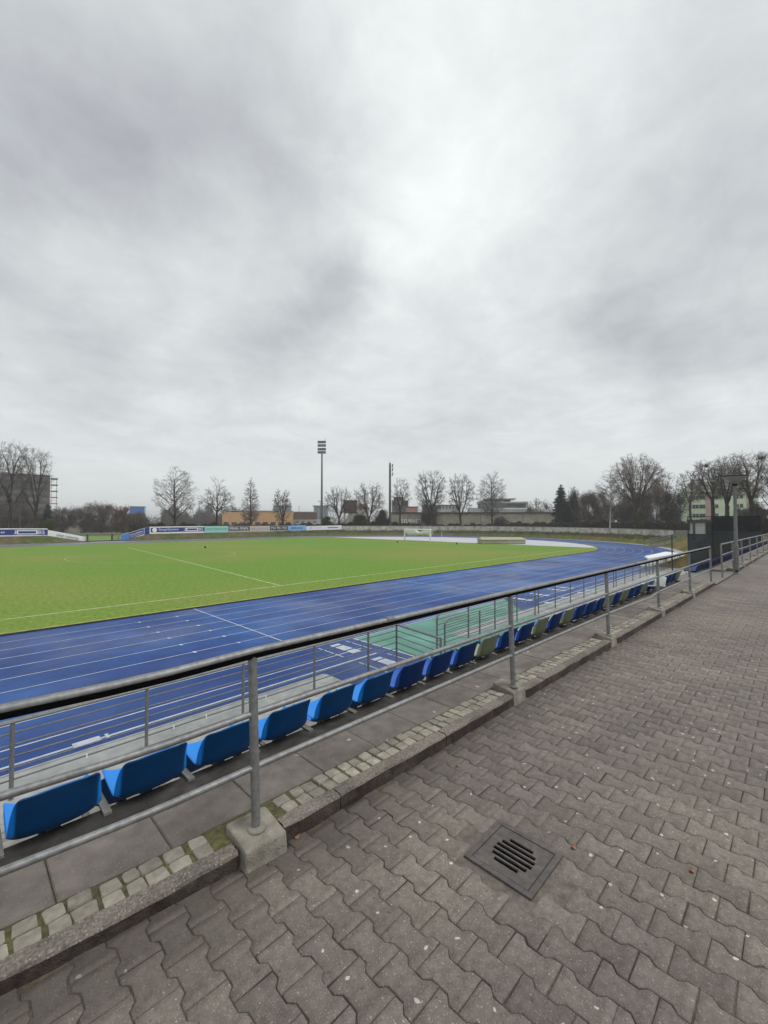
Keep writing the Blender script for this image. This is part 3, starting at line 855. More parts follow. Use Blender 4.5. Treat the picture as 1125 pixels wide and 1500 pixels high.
for (xa) in (21.5, 23.6, 26.0, 27.2):
    for (ya, yb) in ((10.3, 11.4), (8.9, 9.6)):
        rect(mb, xa, xa+0.40, ya, yb, T+0.008); rect(mb, xa-0.5, xa-0.45, ya, yb, T+0.008)
rect(mb, 1.62, 2.06, 9.60, 9.88, T+0.008); rect(mb, 2.14, 2.20, 9.60, 9.88, T+0.008)
struct(mb, 'lane_lines', M['track_line'], 'white lane lines and marks painted on the blue track', 'markings')
mb = MB(); mb.add([(10.2,6.6,T+.004),(18.2,6.6,T+.004),(18.6,9.2,T+.004),(20.95,11.5,T+.004),(10.2,11.5,T+.004)], [(0,1,2,3,4)])
struct(mb, 'green_surface', M['green_tartan'], 'pale green run-off surface beside the blue track', 'ground')
mb = MB(); rect(mb, 10.10, 10.18, 7.0, 11.55, T+0.008); rect(mb, 10.2, 21, 11.50, 11.56, T+0.008)
struct(mb, 'green_surface_edge', M['track_line'], 'white edge lines of the green surface', 'markings')
mb = MB(); rect(mb, -60, 7.25, 8.78, 9.44, T+0.006); rect(mb, 13.1, 46, 8.78, 9.44, T+0.006)
mb.box((-26, 9.42, T+0.004), (66.4, 0.05, 0.03))
struct(mb, 'gutter', M['gutter'], 'pale grey drainage gutter along the outer edge of the track', 'gutter')

# ------------------------------------------------------------------ infield
mb = MB(); a = [(p[0], p[1], T+0.012) for p in oval(-0.05, 0)]
mb.add(a, [tuple(range(len(a)))])
struct(mb, 'apron', M['apron'], 'pale grey surface of the D shaped area behind the goal', 'ground')
mb = MB()
left = [(p[0], p[1], T+0.03) for p in oval(-0.10, 0) if p[0] < 72.5]
ext = [(72.5, CYM-math.sqrt((RI-.1)**2-12.5**2), T+0.03), (72.5, CYM+math.sqrt((RI-.1)**2-12.5**2), T+0.03)]
pts = [p for p in left if p[1] < CYM and p[0] >= CX0]; pts.sort(key=lambda p: p[0])
up = [p for p in left if p[1] >= CYM and p[0] >= CX0]; up.sort(key=lambda p: -p[0])
lf = [p for p in left if p[0] < CX0]; lf.sort(key=lambda p: -p[1])
poly = pts+[ext[0], ext[1]]+up+lf
mb.add(poly, [tuple(range(len(poly)))])
struct(mb, 'pitch', M['grass'], 'mown grass football pitch, yellowish in places', 'grass')
mb = MB()
def gl(x0, y0, x1, y1, w=0.10):
    d = Vector((x1-x0, y1-y0)); nrm = Vector((-d.y, d.x)).normalized()*w/2
    mb.add([(x0-nrm.x,y0-nrm.y,T+0.036),(x1-nrm.x,y1-nrm.y,T+0.036),(x1+nrm.x,y1+nrm.y,T+0.036),(x0+nrm.x,y0+nrm.y,T+0.036)], [(0,1,2,3)])
gl(-38, 24.3, 71, 24.3, 0.17); gl(15.03, 24.3, 19.9, 78, 0.16); gl(71, 24.3, 71, 92, 0.12); gl(-38, 92, 71, 92, .12)
gl(54.5, 39.6, 71, 39.6); gl(54.5, 39.6, 54.5, 79.4); gl(54.5, 79.4, 71, 79.4); gl(65.5, 50.5, 71, 50.5); gl(65.5, 50.5, 65.5, 68.7)
for i in range(40):
    a0, a1 = 2*math.pi*i/40, 2*math.pi*(i+1)/40
    gl(17.7+9.15*math.cos(a0), 57+9.15*math.sin(a0), 17.7+9.15*math.cos(a1), 57+9.15*math.sin(a1), 0.08)
struct(mb, 'pitch_lines', M['line_grass'], 'faint white lines of the football pitch', 'markings')
mb = MB(); ring(mb, -0.42, -0.14, T+0.034); M['edge_grass'] = mat('edge_grass', (0.30,0.29,0.05), 0.95, 0.3, 3)
struct(mb, 'grass_edge', M['edge_grass'], 'yellowish strip of grass along the inner kerb of the track', 'grass')
mb = MB(); ring(mb, -0.12, -0.02, T+0.05); ring(mb, -0.02, 0.0, T+0.03)
struct(mb, 'track_kerb', M['track_kerb'], 'low dark kerb between the grass and the track', 'kerb')

# ------------------------------------------------------------------ the ground outside: bank round the arena, then level land
GA, GB, GC, GD = [on_y(p, 108.5)[0] for p in (70, 128, 178, 219)]
def gz(o, x, y):
    near = y < CYM-RI-0.5
    if near and x < 47 and x > -70:
        t = min(1, max(0, (o-14.9)/3.6)); return T-0.05 + t*(2.25)
    crest = -1.0
    up = min(1, max(0, (o-10.6)/3.8)); up = up*up*(3-2*up)
    z = T-0.02 + up*(crest-T)
    dn = min(1, max(0, (o-17.5)/6))
    out = -1.1 if x > 55 or y < 60 else -2.35
    if y < 21: out = -0.15
    z = z + dn*(out-z)
    if y > CYM and CX0 < x < CX1:
        g = 1 if x < GA or x > GD else (0 if GB < x < GC else ((GB-x)/(GB-GA) if x < GB else (x-GC)/(GD-GC)))
        z = (T-0.02)*(1-g) + z*g
    return z
mb = MB()
offs = [10.0,10.6,11.5,12.5,13.5,14.2,15.2,16,17,18,18.6,20,22,24,30,45,80,160,400,1200,4000]
R_ = [oval(o, 0) for o in offs]; n_ = len(R_[0])
for o, rg in zip(offs, R_): mb.v.extend([(p[0], p[1], gz(o, p[0], p[1])) for p in rg])
for i in range(len(offs)-1):
    for j in range(n_):
        k = (j+1) % n_
        mb.f.append((i*n_+j, (i+1)*n_+j, (i+1)*n_+k, i*n_+k)); mb.mi.append(0 if i < 8 else 1)
struct(mb, 'ground', [M['bank'], M['ground']], 'grassy bank round the arena and the level land beyond it', 'ground')
mb = MB(); rect(mb, 5, 60, 108, 150, T+0.16)
M['far_grass'] = mat('far_grass', (0.15,0.23,0.04), 0.95, 0.15, 0.6)
struct(mb, 'far_lawn', M['far_grass'], 'strip of bright grass seen through the gap in the bank', 'grass')
# ------------------------------------------------------------------ football goal
def goal():
    gx, y0, y1, H = 71.0, 56.2, 63.5, 2.5
    t = thing('football_goal', 'white football goal with its net rolled up under the crossbar', 'goal', (gx, (y0+y1)/2, T))
    for y in (y0, y1):
        mb = MB(); mb.tube([(gx, y, T), (gx, y, T+H)], 0.16, 10); mb.build('goalpost', M['white'], t, smooth=True)
    mb = MB(); mb.tube([(gx, y0-.08, T+H), (gx, y1+.08, T+H)], 0.15, 10); mb.build('crossbar', M['white'], t, smooth=True)
    for y in (y0+.05, y1-.05):
        mb = MB(); mb.tube([(gx, y, T+H-.05), (gx+1.9, y, T+H-0.15)], 0.03, 6); mb.build('net_arm', M['white'], t)
    # bunched net: a sagging folded roll
    V, F = [], []; n, k = 40, 12
    for i in range(n+1):
        u = i/n; y = y0+(y1-y0)*u
        sag = 0.28*math.sin(math.pi*u)**0.8 + 0.05*math.sin(17*u)+0.03*math.sin(41*u)
        th = 0.50+0.13*math.sin(9*u+1)+0.08*math.sin(23*u)
        for j in range(k):
            a = 2*math.pi*j/k
            V.append((gx+0.55+0.42*math.cos(a), y, T+H-0.48-sag+th*math.sin(a)*(1+0.12*math.sin(5*a+13*u))))
    for i in range(n):
        for j in range(k):
            F.append((i*k+j, i*k+(j+1) % k, (i+1)*k+(j+1) % k, (i+1)*k+j))
    mb = MB(); mb.add(V, F); mb.build('net', M['net'], t, smooth=True)
goal()
for i, (px, py, lab) in enumerate(((647, 790.5, 'thin white pole standing just right of the goal'),)):
    d = 4.2*FP/(py-YH); x, y = spot(px, d)
    t = thing('marker_pole', lab, 'pole', (x, y, T)); mb = MB(); mb.tube([(x, y, T), (x, y, T+1.9)], 0.035, 6); mb.build('pole', M['white'], t)
    mb = MB(); mb.box((x, y, T+0.02), (0.3, 0.3, 0.04)); mb.build('base', M['white'], t)
for px, py, lab in ((582, 795, 'small dark sprinkler head in the grass left of the goal'), (669, 797.5, 'small dark sprinkler head in the grass right of the goal'), (301, 803, 'small dark sprinkler head in the grass beyond the halfway line')):
    d = 4.2*FP/(py-YH); x, y = spot(px, d)
    t = thing('sprinkler', lab, 'sprinkler', (x, y, T)); mb = MB(); mb.lathe((x, y, T), [(0.16,0),(0.16,0.16),(0.10,0.30),(0.03,0.38)], 10); mb.build('head', M['lamp_black'], t)
    mb = MB(); mb.lathe((x, y, T), [(0.22,0.02),(0.22,0.05)], 10); mb.build('ring', M['roof_dark'], t)
# landing mat under its low roofed cover
def mat_cover():
    c = (74.0, 41.3); t = thing('landing_mat', 'long low beige covered landing mat on the grey surface right of the goal', 'landing mat', (c[0], c[1], T))
    rz = math.atan2(RT[1], RT[0])+0.03
    mb = MB(); mb.box((c[0], c[1], T+0.45), (8.3, 3.6, 0.75), rz=rz); mb.build('mat', M['beige'], t, bevel=0.06)
    mb = MB(); u = Vector((math.cos(rz), math.sin(rz), 0)); v = Vector((-u.y, u.x, 0)); o = Vector((c[0], c[1], 0))
    V = []
    for a in (-4.3, 4.3):
        for b_, z in ((-1.95, T+0.86), (0, T+1.25), (1.95, T+0.86), (1.95, T+0.80), (-1.95, T+0.80)):
            p = o+u*a*(0.93 if z > T+1 else 1)+v*b_; V.append((p.x, p.y, z))
    mb.add(V, [(0,1,6,5),(1,2,7,6),(2,3,8,7),(3,4,9,8),(4,0,5,9),(0,4,3,2,1),(5,6,7,8,9)]); mb.build('cover', M['beige'], t)
    mb = MB(); p = o+u*3.9; mb.box((p.x, p.y, T+0.06), (0.3, 3.4, 0.12), rz=rz); mb.build('skid', M['roof_dark'], t)
mat_cover()

# ------------------------------------------------------------------ low wall round the arena
BY = 108.5
def on_wall(px):
    "where the line of sight of a column meets the line of the boards: straight, then round the bend"
    x, d = on_y(px, BY)
    if x <= CX1: return x, BY, d
    k = (px-562.5)/FP; u = Vector((FW[0]+RT[0]*k, FW[1]+RT[1]*k)); c = Vector((CX1, CYM)); r = BY-CYM
    b = u.dot(c)/u.dot(u); q = math.sqrt(max(0, b*b-(c.dot(c)-r*r)/u.dot(u))); d = b+q
    return u.x*d, u.y*d, d
def contour(o, a0=90, a1=-55, xs=0.0, step=2.5):
    p = []; r = RI+o; x = xs
    while x < CX1: p.append((x, CYM+r)); x += 3.0
    a = a0
    while a >= a1: p.append((CX1+r*math.cos(R(a)), CYM+r*math.sin(R(a)))); a -= step
    return p
wx, wy, _ = on_wall(501); a500 = math.degrees(math.atan2(wy-CYM, wx-CX1))
wall = contour(14.7, a0=a500, xs=CX1+1)
t = thing('arena_wall', 'long low weathered concrete wall on top of the bank round the far bend', 'wall', (wall[0][0], wall[0][1], -1.1))
mb = MB(); cp = MB(); V = []; W = []
for i, (x, y) in enumerate(wall):
    j = min(i+1, len(wall)-1); k = max(i-1, 0)
    d = Vector((wall[j][0]-wall[k][0], wall[j][1]-wall[k][1], 0)).normalized(); nn = Vector((d.y, -d.x, 0))
    zt = 0.45-0.50*max(0, (i-20)/len(wall))
    for (o, z) in ((0, -1.3), (0, zt), (-0.22, zt), (-0.22, -1.3)): V.append((x+nn.x*o*-1, y+nn.y*o*-1, z))
    for (o, z) in ((-0.05, zt+0.002), (-0.05, zt+0.10), (0.27, zt+0.10), (0.27, zt+0.002)): W.append((x+nn.x*o, y+nn.y*o, z))
F = [(i*4+q, i*4+(q+1) % 4, (i+1)*4+(q+1) % 4, (i+1)*4+q) for i in range(len(wall)-1) for q in range(4)]
mb.add(V, F); mb.build('wall_face', M['wall'], t)
cp.add(W, F); cp.build('coping', M['concrete'], t)
# ragged grass in front of the wall on the bend
P0 = []; P1 = []
for _ in range(5200):
    a = R(rng.uniform(-55, 85)); r = RI+rng.uniform(12.6, 14.6)
    x, y = CX1+r*math.cos(a), CYM+r*math.sin(a)
    z = gz(r-RI, x, y); h = rng.uniform(0.10, 0.55)*(0.4+0.6*abs(math.sin(a*37)+0.3*math.sin(a*91)))
    P0.append((x, y, z-.05)); P1.append((x+rng.normal(0,.08), y+rng.normal(0,.08), z+h))
v, q = prisms(P0, P1, 0.05, 0.012)
M['tuft'] = mat('tuft', (0.10,0.095,0.042), 1.0, 0.4, 0.8)
tag(np_mesh('bank_grass', v, q, M['tuft']), 'ragged tufts of dry grass along the top of the bank', 'grass', None, 'stuff')

# ------------------------------------------------------------------ advertising boards along the far straight
def board(label, px0, px1, zb0, zb1, h, back, panels, name='advert_board'):
    "panels: (from, to, low, high, material) in fractions of the board; lettering: (text, at, low, high, material, width)"
    x0, y0, _ = on_wall(px0); x1, y1, _ = on_wall(px1)
    t = thing(name, label, 'advert board', (x0, y0, zb0), 'advert boards along the far side')
    A = Vector((x1-x0, y1-y0, zb1-zb0)); L = math.hypot(x1-x0, y1-y0); up = Vector((0, 0, 1)); O = Vector((x0, y0, zb0))
    NB = Vector((-(y1-y0), x1-x0, 0)).normalized()
    mb = MB(); mb.frame_box(O, A, NB*0.12, up*h); mb.build('backing', back, t)
    for p in panels:
        if p[0] == 'P':
            _, a, c, lo, hi, m = p
            mb = MB(); mb.frame_box(O+A*a+up*h*lo+NB*-0.03, A*(c-a), NB*0.029, up*h*(hi-lo)); mb.build('panel', m, t)
        elif p[0] == 'B':   # outlined bar
            _, a, c, lo, hi, m = p
            mb = MB(); w = 0.13*h
            for (aa, cc, l2, h2) in ((a, c, lo, lo+0.10), (a, c, hi-0.10, hi), (a, a+w/L*1.1, lo+0.10, hi-0.10), (c-w/L*1.1, c, lo+0.10, hi-0.10)):
                mb.frame_box(O+A*aa+up*h*l2+NB*-0.055, A*(cc-aa), NB*0.02, up*h*(h2-l2))
            mb.build('letter_bar', m, t)
        elif p[0] == 'T':
            _, txt, a, c, lo, hi, m = p
            vs, fs = text_geo(txt, 1.0)
            X0, X1 = min(q[0] for q in vs), max(q[0] for q in vs); Y0, Y1 = min(q[1] for q in vs), max(q[1] for q in vs)
            pts = []
            for q in vs:
                u = a+(c-a)*(q[0]-X0)/(X1-X0); w = lo+(hi-lo)*(q[1]-Y0)/(Y1-Y0)
                p3 = O+A*u+up*h*w+NB*(-0.045-q[2]*2); pts.append(p3)
            mb = MB(); mb.add(pts, fs); mb.build('lettering', m, t)
        elif p[0] == 'D':   # round emblem
            _, a, w, m = p
            mb = MB(); c0 = O+A*a+up*h*w; r = 0.30*h
            ring_ = [c0+A.normalized()*(r*math.cos(2*math.pi*i/20))+NB*-0.05+up*(r*math.sin(2*math.pi*i/20)) for i in range(20)]
            ring2 = [p3+NB*0.02 for p3 in ring_]
            mb.add(ring_+ring2, [tuple(range(20))]+[(i, (i+1) % 20, 20+(i+1) % 20, 20+i) for i in range(20)]); mb.build('emblem', m, t)
    for a in (0.08, 0.92):
        mb = MB(); q = O+A*a+NB*0.2; mb.box((q.x, q.y, q.z+h*0.5-0.35), (0.12, 0.12, h+0.5)); mb.build('post', M['galv_dark'], t)
    return t
def dz(px, py): return zat(py, on_wall(px)[2])
W_, BL = M['white'], M['blue_board']
zl0, zl1 = dz(0, 787), dz(70, 786.3); hL = dz(35, 774)-dz(35, 786.6)
board('dark blue board with white lettering cut off by the left edge', -80, 16.5, zl0, zl0, hL, W_, [('P',0,1,.22,.88,BL),('D',.10,.55,W_),('T','StepStone',.22,.90,.36,.72,W_)])
board('dark blue board spelling jobs with a stretched letter, at far left', 17, 70, zl0, zl1, hL, W_, [('P',0,1,.22,.88,BL),('T','J',.06,.12,.32,.76,W_),('B',.14,.72,.30,.78,W_),('T','BS',.74,.92,.32,.76,W_)])
hS = dz(98, 781)-dz(98, 791)
board('white board sloping down towards the gap, with faint grey lettering', 70.5, 126.5, dz(70, 786.3), dz(126.5, 796), hS*0.98, W_, [('T','DANKT CHEMNITZER',.22,.80,.34,.66,M['grey_ink'])])
hR = dz(198, 778)-dz(198, 790.5)
board('sky blue and navy board sloping up away from the gap', 177.5, 219, dz(177.5, 797), dz(219, 783.5), hR, W_, [('P',0,.30,0,1,M['sky_board']),('P',.30,.80,.30,.97,M['blue_board']),('T','Immobilien',.33,.76,.60,.84,W_),('T','Berlin Brandenburg',.33,.76,.36,.52,W_),('P',.82,1,.12,1,BL)])
h2 = dz(250, 771)-dz(250, 781.5); z2 = lambda px, py: dz(px, py)
board('dark blue board with a white ball emblem and lettering, beside the sloping one', 219.5, 268, z2(219.5, 782.5), z2(268, 781.2), h2, W_, [('P',0.03,1,.24,.86,BL),('D',.14,.55,W_),('T','StepStone',.26,.86,.36,.76,W_)])
board('dark blue board spelling jobs, between the emblem board and the mint one', 268.3, 299.5, z2(268, 781.2), z2(299.5, 780.6), h2, W_, [('P',0,1,.24,.86,BL),('T','J',.05,.11,.34,.76,W_),('B',.13,.70,.32,.78,W_),('T','BS',.73,.93,.34,.76,W_)])
h3 = dz(360, 770.3)-dz(360, 779.2)
board('pale mint green board with a soft teal pattern', 300, 334, z2(300, 780.4), z2(334, 779.8), h3*1.02, M['mint_board'], [('P',.04,.96,.40,.72,M['teal_ink'])])
board('black board with the same white word twice', 334.5, 365.5, z2(334.5, 779.8), z2(365.5, 779.3), h3, M['pale_wall'], [('P',.02,1,.26,.94,M['black_board']),('T','FINN',.07,.46,.38,.84,W_),('T','FINN',.54,.93,.38,.84,W_)])
board('pale rose board with faint brown lettering', 366, 395.5, z2(366, 779.2), z2(395.5, 778.8), h3, M['pale_wall'], [('P',.01,.99,.20,.92,M['rose_board']),('T','RECKLING',.08,.92,.38,.72,M['brown_ink'])])
board('black board with three white blocks of lettering', 396, 421.5, z2(396, 778.8), z2(421.5, 778.4), h3, M['pale_wall'], [('P',0,1,.26,.92,M['black_board']),('T','MU',.06,.30,.42,.80,W_),('T','MU',.38,.62,.42,.80,W_),('T','MU',.70,.94,.42,.80,W_)])
board('pale blue board with dark blue capitals', 422, 448, z2(422, 778.4), z2(448, 777.4), h3, M['pale_board'], [('T','EPKON',.18,.82,.34,.72,BL)])
board('plain white board at the right end of the row, faint grey marks', 448.5, 500.5, z2(448.5, 777), z2(500.5, 775.6), dz(470,770)-dz(470,776.2), W_, [('P',.10,.16,.50,.62,M['grey_ink']),('P',.22,.42,.48,.58,M['rose_board']),('P',.60,.90,.42,.64,M['grey_ink'])])
for px, lab in ((128.6, 'dark gate post at the left of the gap in the bank'), (164.5, 'dark gate post at the right of the gap in the bank')):
    x, d = on_y(px, BY-0.5); t = thing('gate_post', lab, 'post', (x, BY-0.5, T)); mb = MB(); mb.box((x, BY-0.5, T+0.75), (0.28, 0.28, 1.5)); mb.build('post', M['roof_dark'], t, bevel=0.02)
    mb = MB(); mb.box((x, BY-0.5, T+1.55), (0.36, 0.36, 0.1)); mb.build('cap', M['galv_dark'], t)
x, d = on_y(170, BY-0.3); t = thing('gate_leaf', 'small low gate leaf standing open by the sky blue board', 'gate', (x, BY-0.3, T))
mb = MB(); mb.tube([(x-.6, BY-.3, T+0.1), (x-.6, BY-.3, T+1.0), (x+.6, BY-.3, T+1.0), (x+.6, BY-.3, T+.1), (x-.6, BY-.3, T+.1)], 0.06, 6); mb.build('frame', M['roof_dark'], t)
mb = MB(); mb.tube([(x-.6, BY-.3, T+.55), (x+.6, BY-.3, T+.55)], 0.05, 6); mb.build('bar', M['roof_dark'], t)

# ------------------------------------------------------------------ floodlight masts and small poles
def mast(label, px, d, top, head_top, side):
    x, y = spot(px, d); z0 = -1.2
    zt = zat(top, d); zh = zat(head_top, d)
    t = thing('floodlight_mast', label, 'floodlight', (x, y, z0), 'floodlight masts')
    mb = MB(); mb.tube([(x, y, z0), (x, y, z0+8), (x, y, zh-.2 if not side else zt)], [0.42, 0.40, 0.26] if not side else [0.50, 0.46, 0.34], 10); mb.build('pole', M['post_grey'], t, smooth=True)
    face = Vector((-FW[0], -FW[1], 0)) if not side else Vector((RT[0], RT[1], 0))
    u = Vector((-face.y, face.x, 0)); W = 1.45
    for zz in ((zt, zt-1.2, zt-2.5, zt-3.6) if not side else (zt-0.6, zt-2.0, zt-3.6)):
        c = Vector((x, y, zz-0.4))+(face*0.35 if side else face*0)
        mb = MB(); mb.frame_box(c-u*W-face*0.15, u*2*W, face*0.12, Vector((0, 0, 0.12))); mb.build('crossarm', M['galv_dark'], t)
        for q in range(4):
            p = c+u*(-W+0.36+q*(2*W-0.72)/3)+face*0.25+Vector((0, 0, 0.1))
            mb = MB(); mb.frame_box(p-u*0.33-Vector((0,0,0.42)), u*0.66, face*0.40+Vector((0,0,-0.14)), Vector((0, 0, 0.86))+face*0.18)
            mb.build('floodlight', M['galv'], t)
    mb = MB(); mb.frame_box(Vector((x, y, zh+1.0))-u*W-face*0.2, u*2*W, face*0.35, Vector((0, 0, 0.14))); mb.build('platform', M['galv_dark'], t)
    mb = MB(); mb.tube([(x+u.x*1.1, y+u.y*1.1, zt-.4), (x+u.x*1.1, y+u.y*1.1, zt+0.9)], 0.05, 5); mb.build('lightning_rod', M['galv_dark'], t)
mast('tall floodlight mast with a front facing lamp rack, left of centre', 471.3, 148, 646, 662, False)
mast('dark slim floodlight mast seen edge on, near the middle trees', 571.3, 150, 678, 697, True)
for px, d, top, lab in ((291.5, 112, 735, 'thin pale pole behind the blue boards'), (438, 140, 742, 'thin grey pole in front of the brick building'), (1136/1.0, 150, 700, None)):
    if lab is None: continue
    x, y = spot(px, d); t = thing('pole', lab, 'pole', (x, y, -2)); mb = MB(); mb.tube([(x, y, -2.2), (x, y, zat(top, d))], [0.09, 0.06], 6); mb.build('shaft', M['galv'], t)
    mb = MB(); mb.box((x, y, zat(top, d)), (0.3, 0.3, 0.12)); mb.build('cap', M['galv_dark'], t)
def mushroom(label, x, y, z0, H, rad, big, group):
    t = thing('street_lamp', label, 'street lamp', (x, y, z0), group)
    pr = 0.052 if big else 0.07
    mb = MB()
    if big:
        mb.tube([(x, y, z0), (x, y, z0+0.95)], 0.075, 14); mb.tube([(x, y, z0+0.95), (x, y, z0+1.02), (x, y, z0+H-0.28)], [0.075, pr, pr*0.9], 14)
    else: mb.tube([(x, y, z0), (x, y, z0+H-0.2)], pr, 8)
    mb.build('pole', M['post_grey'], t, smooth=True)
    mb = MB(); mb.lathe((x, y, z0+H), [(0.08,-0.235),(rad*0.42,-0.185),(rad*0.75,-0.10),(rad*0.95,-0.03)], 28); bo = mb.build('bowl', M['lamp_bowl'], t, smooth=True)
    mb = MB(); mb.lathe((x, y, z0+H), [(rad*0.94,-0.03),(rad,-0.022),(rad,0.008),(rad*0.6,0.03),(0.01,0.04)], 28); mb.build('lid', M['lamp_black'], t, smooth=True)
    mb = MB(); mb.lathe((x, y, z0+H), [(0.062,-0.34),(0.085,-0.30),(0.085,-0.265)], 16); mb.build('collar', M['lamp_black'], t, smooth=True)
    if big:
        mb = MB(); mb.lathe((x, y, z0), [(0.13,0.0),(0.13,0.02),(0.10,0.045),(0.08,0.05)], 16); mb.build('base_plate', M['post_grey'], t)
        mb = MB(); mb.box((x-0.075, y-0.02, z0+0.12), (0.05, 0.06, 0.07)); mb.build('service_box', M['lamp_black'], t)
mushroom('grey street lamp with a flat dish head beside the path', 18.43, 1.58, 0.0, 3.30, 0.37, True, 'dish lamps')
x, y = spot(979, 128); mushroom('small distant dish lamp in front of the dark bushes', x, y, -1.0, 5.9, 0.8, False, 'dish lamps')
for px, py, d, lab in ((984, 763.5, 120, 'small round white sign below the distant dish lamp'), (902, 763.5, 118, 'small round white sign beside the birch trunk'), (964.5, 754.5, 135, 'small white patch of sign among the dark bushes')):
    x, y = spot(px, d); z = zat(py, d); t = thing('round_sign', lab, 'sign', (x, y, -1.0)); mb = MB(); mb.tube([(x, y, -1.2), (x, y, z)], 0.03, 5); mb.build('post', M['galv_dark'], t)
    mb = MB(); f = Vector((FW[0], FW[1], 0)); c = Vector((x, y, z)); mb.tube([c-f*0.08, c-f*0.04], 0.27, 14); mb.build('disc', M['white'], t)
# stairs with handrails up the bank
sb = Vector((83.6, 19.2, T)); dirv = Vector((CX1-83.6, CYM-19.2, 0)).normalized()*-1; sd = Vector((-dirv.y, dirv.x, 0))
t = thing('bank_stairs', 'concrete stairs with pipe handrails climbing the bank at the bend', 'stairs', sb)
mb = MB()
for i in range(9):
    p = sb+dirv*(0.6+0.75*i)+Vector((0, 0, 0.10+0.17*i)); mb.frame_box(p-sd*1.3-Vector((0,0,.5)), sd*2.6, dirv*0.75, Vector((0, 0, 0.5)))
mb.build('steps', M['concrete'], t)
for s in (-1.25, 1.25):
    mb = MB(); a = sb+sd*s+dirv*0.3+Vector((0, 0, 0.95)); c = sb+sd*s+dirv*7.2+Vector((0, 0, 2.6)); mb.tube([a, c], 0.07, 8)
    mb.tube([a-Vector((0,0,.45)), c-Vector((0,0,.45))], 0.05, 6)
    for q in (0, .33, .66, 1): p = a.lerp(c, q); mb.tube([p-Vector((0,0,1.0)), p], 0.05, 6)
    mb.build('handrail', M['galv_dark'], t)
# white roofed dugout and the dark pole beside it
t = thing('canopy', 'white flat canopy on thin posts beside the track at the far end', 'canopy', (43, 8.9, T))
rf = [(39.05,8.77),(41.2,9.55),(48.98,9.53),(47.43,8.05)]
mb = MB(); mb.add([(a, c, -1.16) for a, c in rf]+[(a, c, -1.30) for a, c in rf], [(0,1,2,3)[::-1],(4,5,6,7),(0,1,5,4),(1,2,6,5),(2,3,7,6),(3,0,4,7)]); mb.build('roof', M['white'], t)
for a, c in rf:
    a, c = .96*a+.04*44.2, .96*c+.04*8.98
    mb = MB(); mb.tube([(a, c, T), (a, c, -1.31)], 0.04, 6); mb.build('post', M['galv'], t)
for q in range(9):
    f = (q+.5)/9; a = rf[0][0]*(1-f)+rf[3][0]*f; c = rf[0][1]*(1-f)+rf[3][1]*f; mb = MB(); mb.tube([(a, c+0.1, T), (a, c+0.1, -1.31)], 0.022, 6); mb.build('front_bar', M['galv'], t)
x, y = 43.0, 7.9
t = thing('dark_pole', 'thin black pole rising beside the white canopy', 'pole', (x, y, T)); mb = MB(); mb.tube([(x, y, T), (x, y, 0.55)], 0.045, 6); mb.build('shaft', M['lamp_black'], t)
mb = MB(); mb.tube([(x, y, 0.55), (x, y, 0.62)], 0.07, 6); mb.build('cap', M['lamp_black'], t)
# windscreen fence across the end of the stand
XW = 46.0
t = thing('windscreen_fence', 'tall fence covered with dark mesh closing the end of the stand', 'fence', (XW, 4.5, T))
mb = MB(); mb.box((XW, 6.4, (T+0.70)/2), (0.05, 1.75, 0.70-T)); mb.build('screen', M['screen'], t)
mb = MB(); mb.box((XW+0.08, 3.95, (T+0.95)/2), (0.05, 3.2, 0.95-T)); mb.build('screen', M['screen'], t)
mb = MB(); mb.box((XW+0.08, 3.95, 1.61), (0.03, 3.2, 1.30)); mb.build('net', M['net_mesh'], t)
for y, zt in ((7.25, 2.25), (5.5, 2.25), (4.4, 2.3), (3.3, 2.3), (2.4, 2.3)):
    mb = MB(); mb.tube([(XW+0.16, y, T), (XW+0.16, y, zt)], 0.04, 6); mb.build('post', M['lamp_black'], t)
mb = MB(); mb.tube([(XW+0.16, 7.25, 2.22), (XW+0.16, 2.4, 2.22)], 0.03, 6); mb.build('top_rail', M['lamp_black'], t)
mb = MB()
for z in np.linspace(0.85, 2.1, 9): mb.tube([(XW+0.1, 7.25, z), (XW+0.1, 5.5, z)], 0.006, 4)
for y in np.linspace(5.6, 7.2, 12): mb.tube([(XW+0.1, y, 0.7), (XW+0.1, y, 2.2)], 0.006, 4)
mb.build('wire_mesh', M['lamp_black'], t)
x, y = spot(1026, 62)
t = thing('white_shelter', 'small white hut with dark frame peeping over the mesh fence', 'shelter', (x, y, -1.2))
u = Vector((RT[0], RT[1], 0)); f = Vector((FW[0], FW[1], 0)); c = Vector((x, y, 0))
mb = MB(); mb.frame_box(c-u*0.9+Vector((0,0,-1.2)), u*1.6, f*0.9, Vector((0, 0, 2.85))); mb.build('wall', M['pale_wall'], t)
mb = MB(); mb.frame_box(c-u*1.3+Vector((0,0,1.66))-f*.2, u*2.7, f*1.2, Vector((0, 0, 0.42))); mb.build('roof', M['roof_dark'], t)
for q in (-1.15, -0.98, 0.72, 1.1): 
    mb = MB(); mb.frame_box(c+u*q+Vector((0,0,-1.2))-f*0.12, u*0.12, f*0.1, Vector((0, 0, 2.84))); mb.build('frame_post', M['roof_dark'], t)
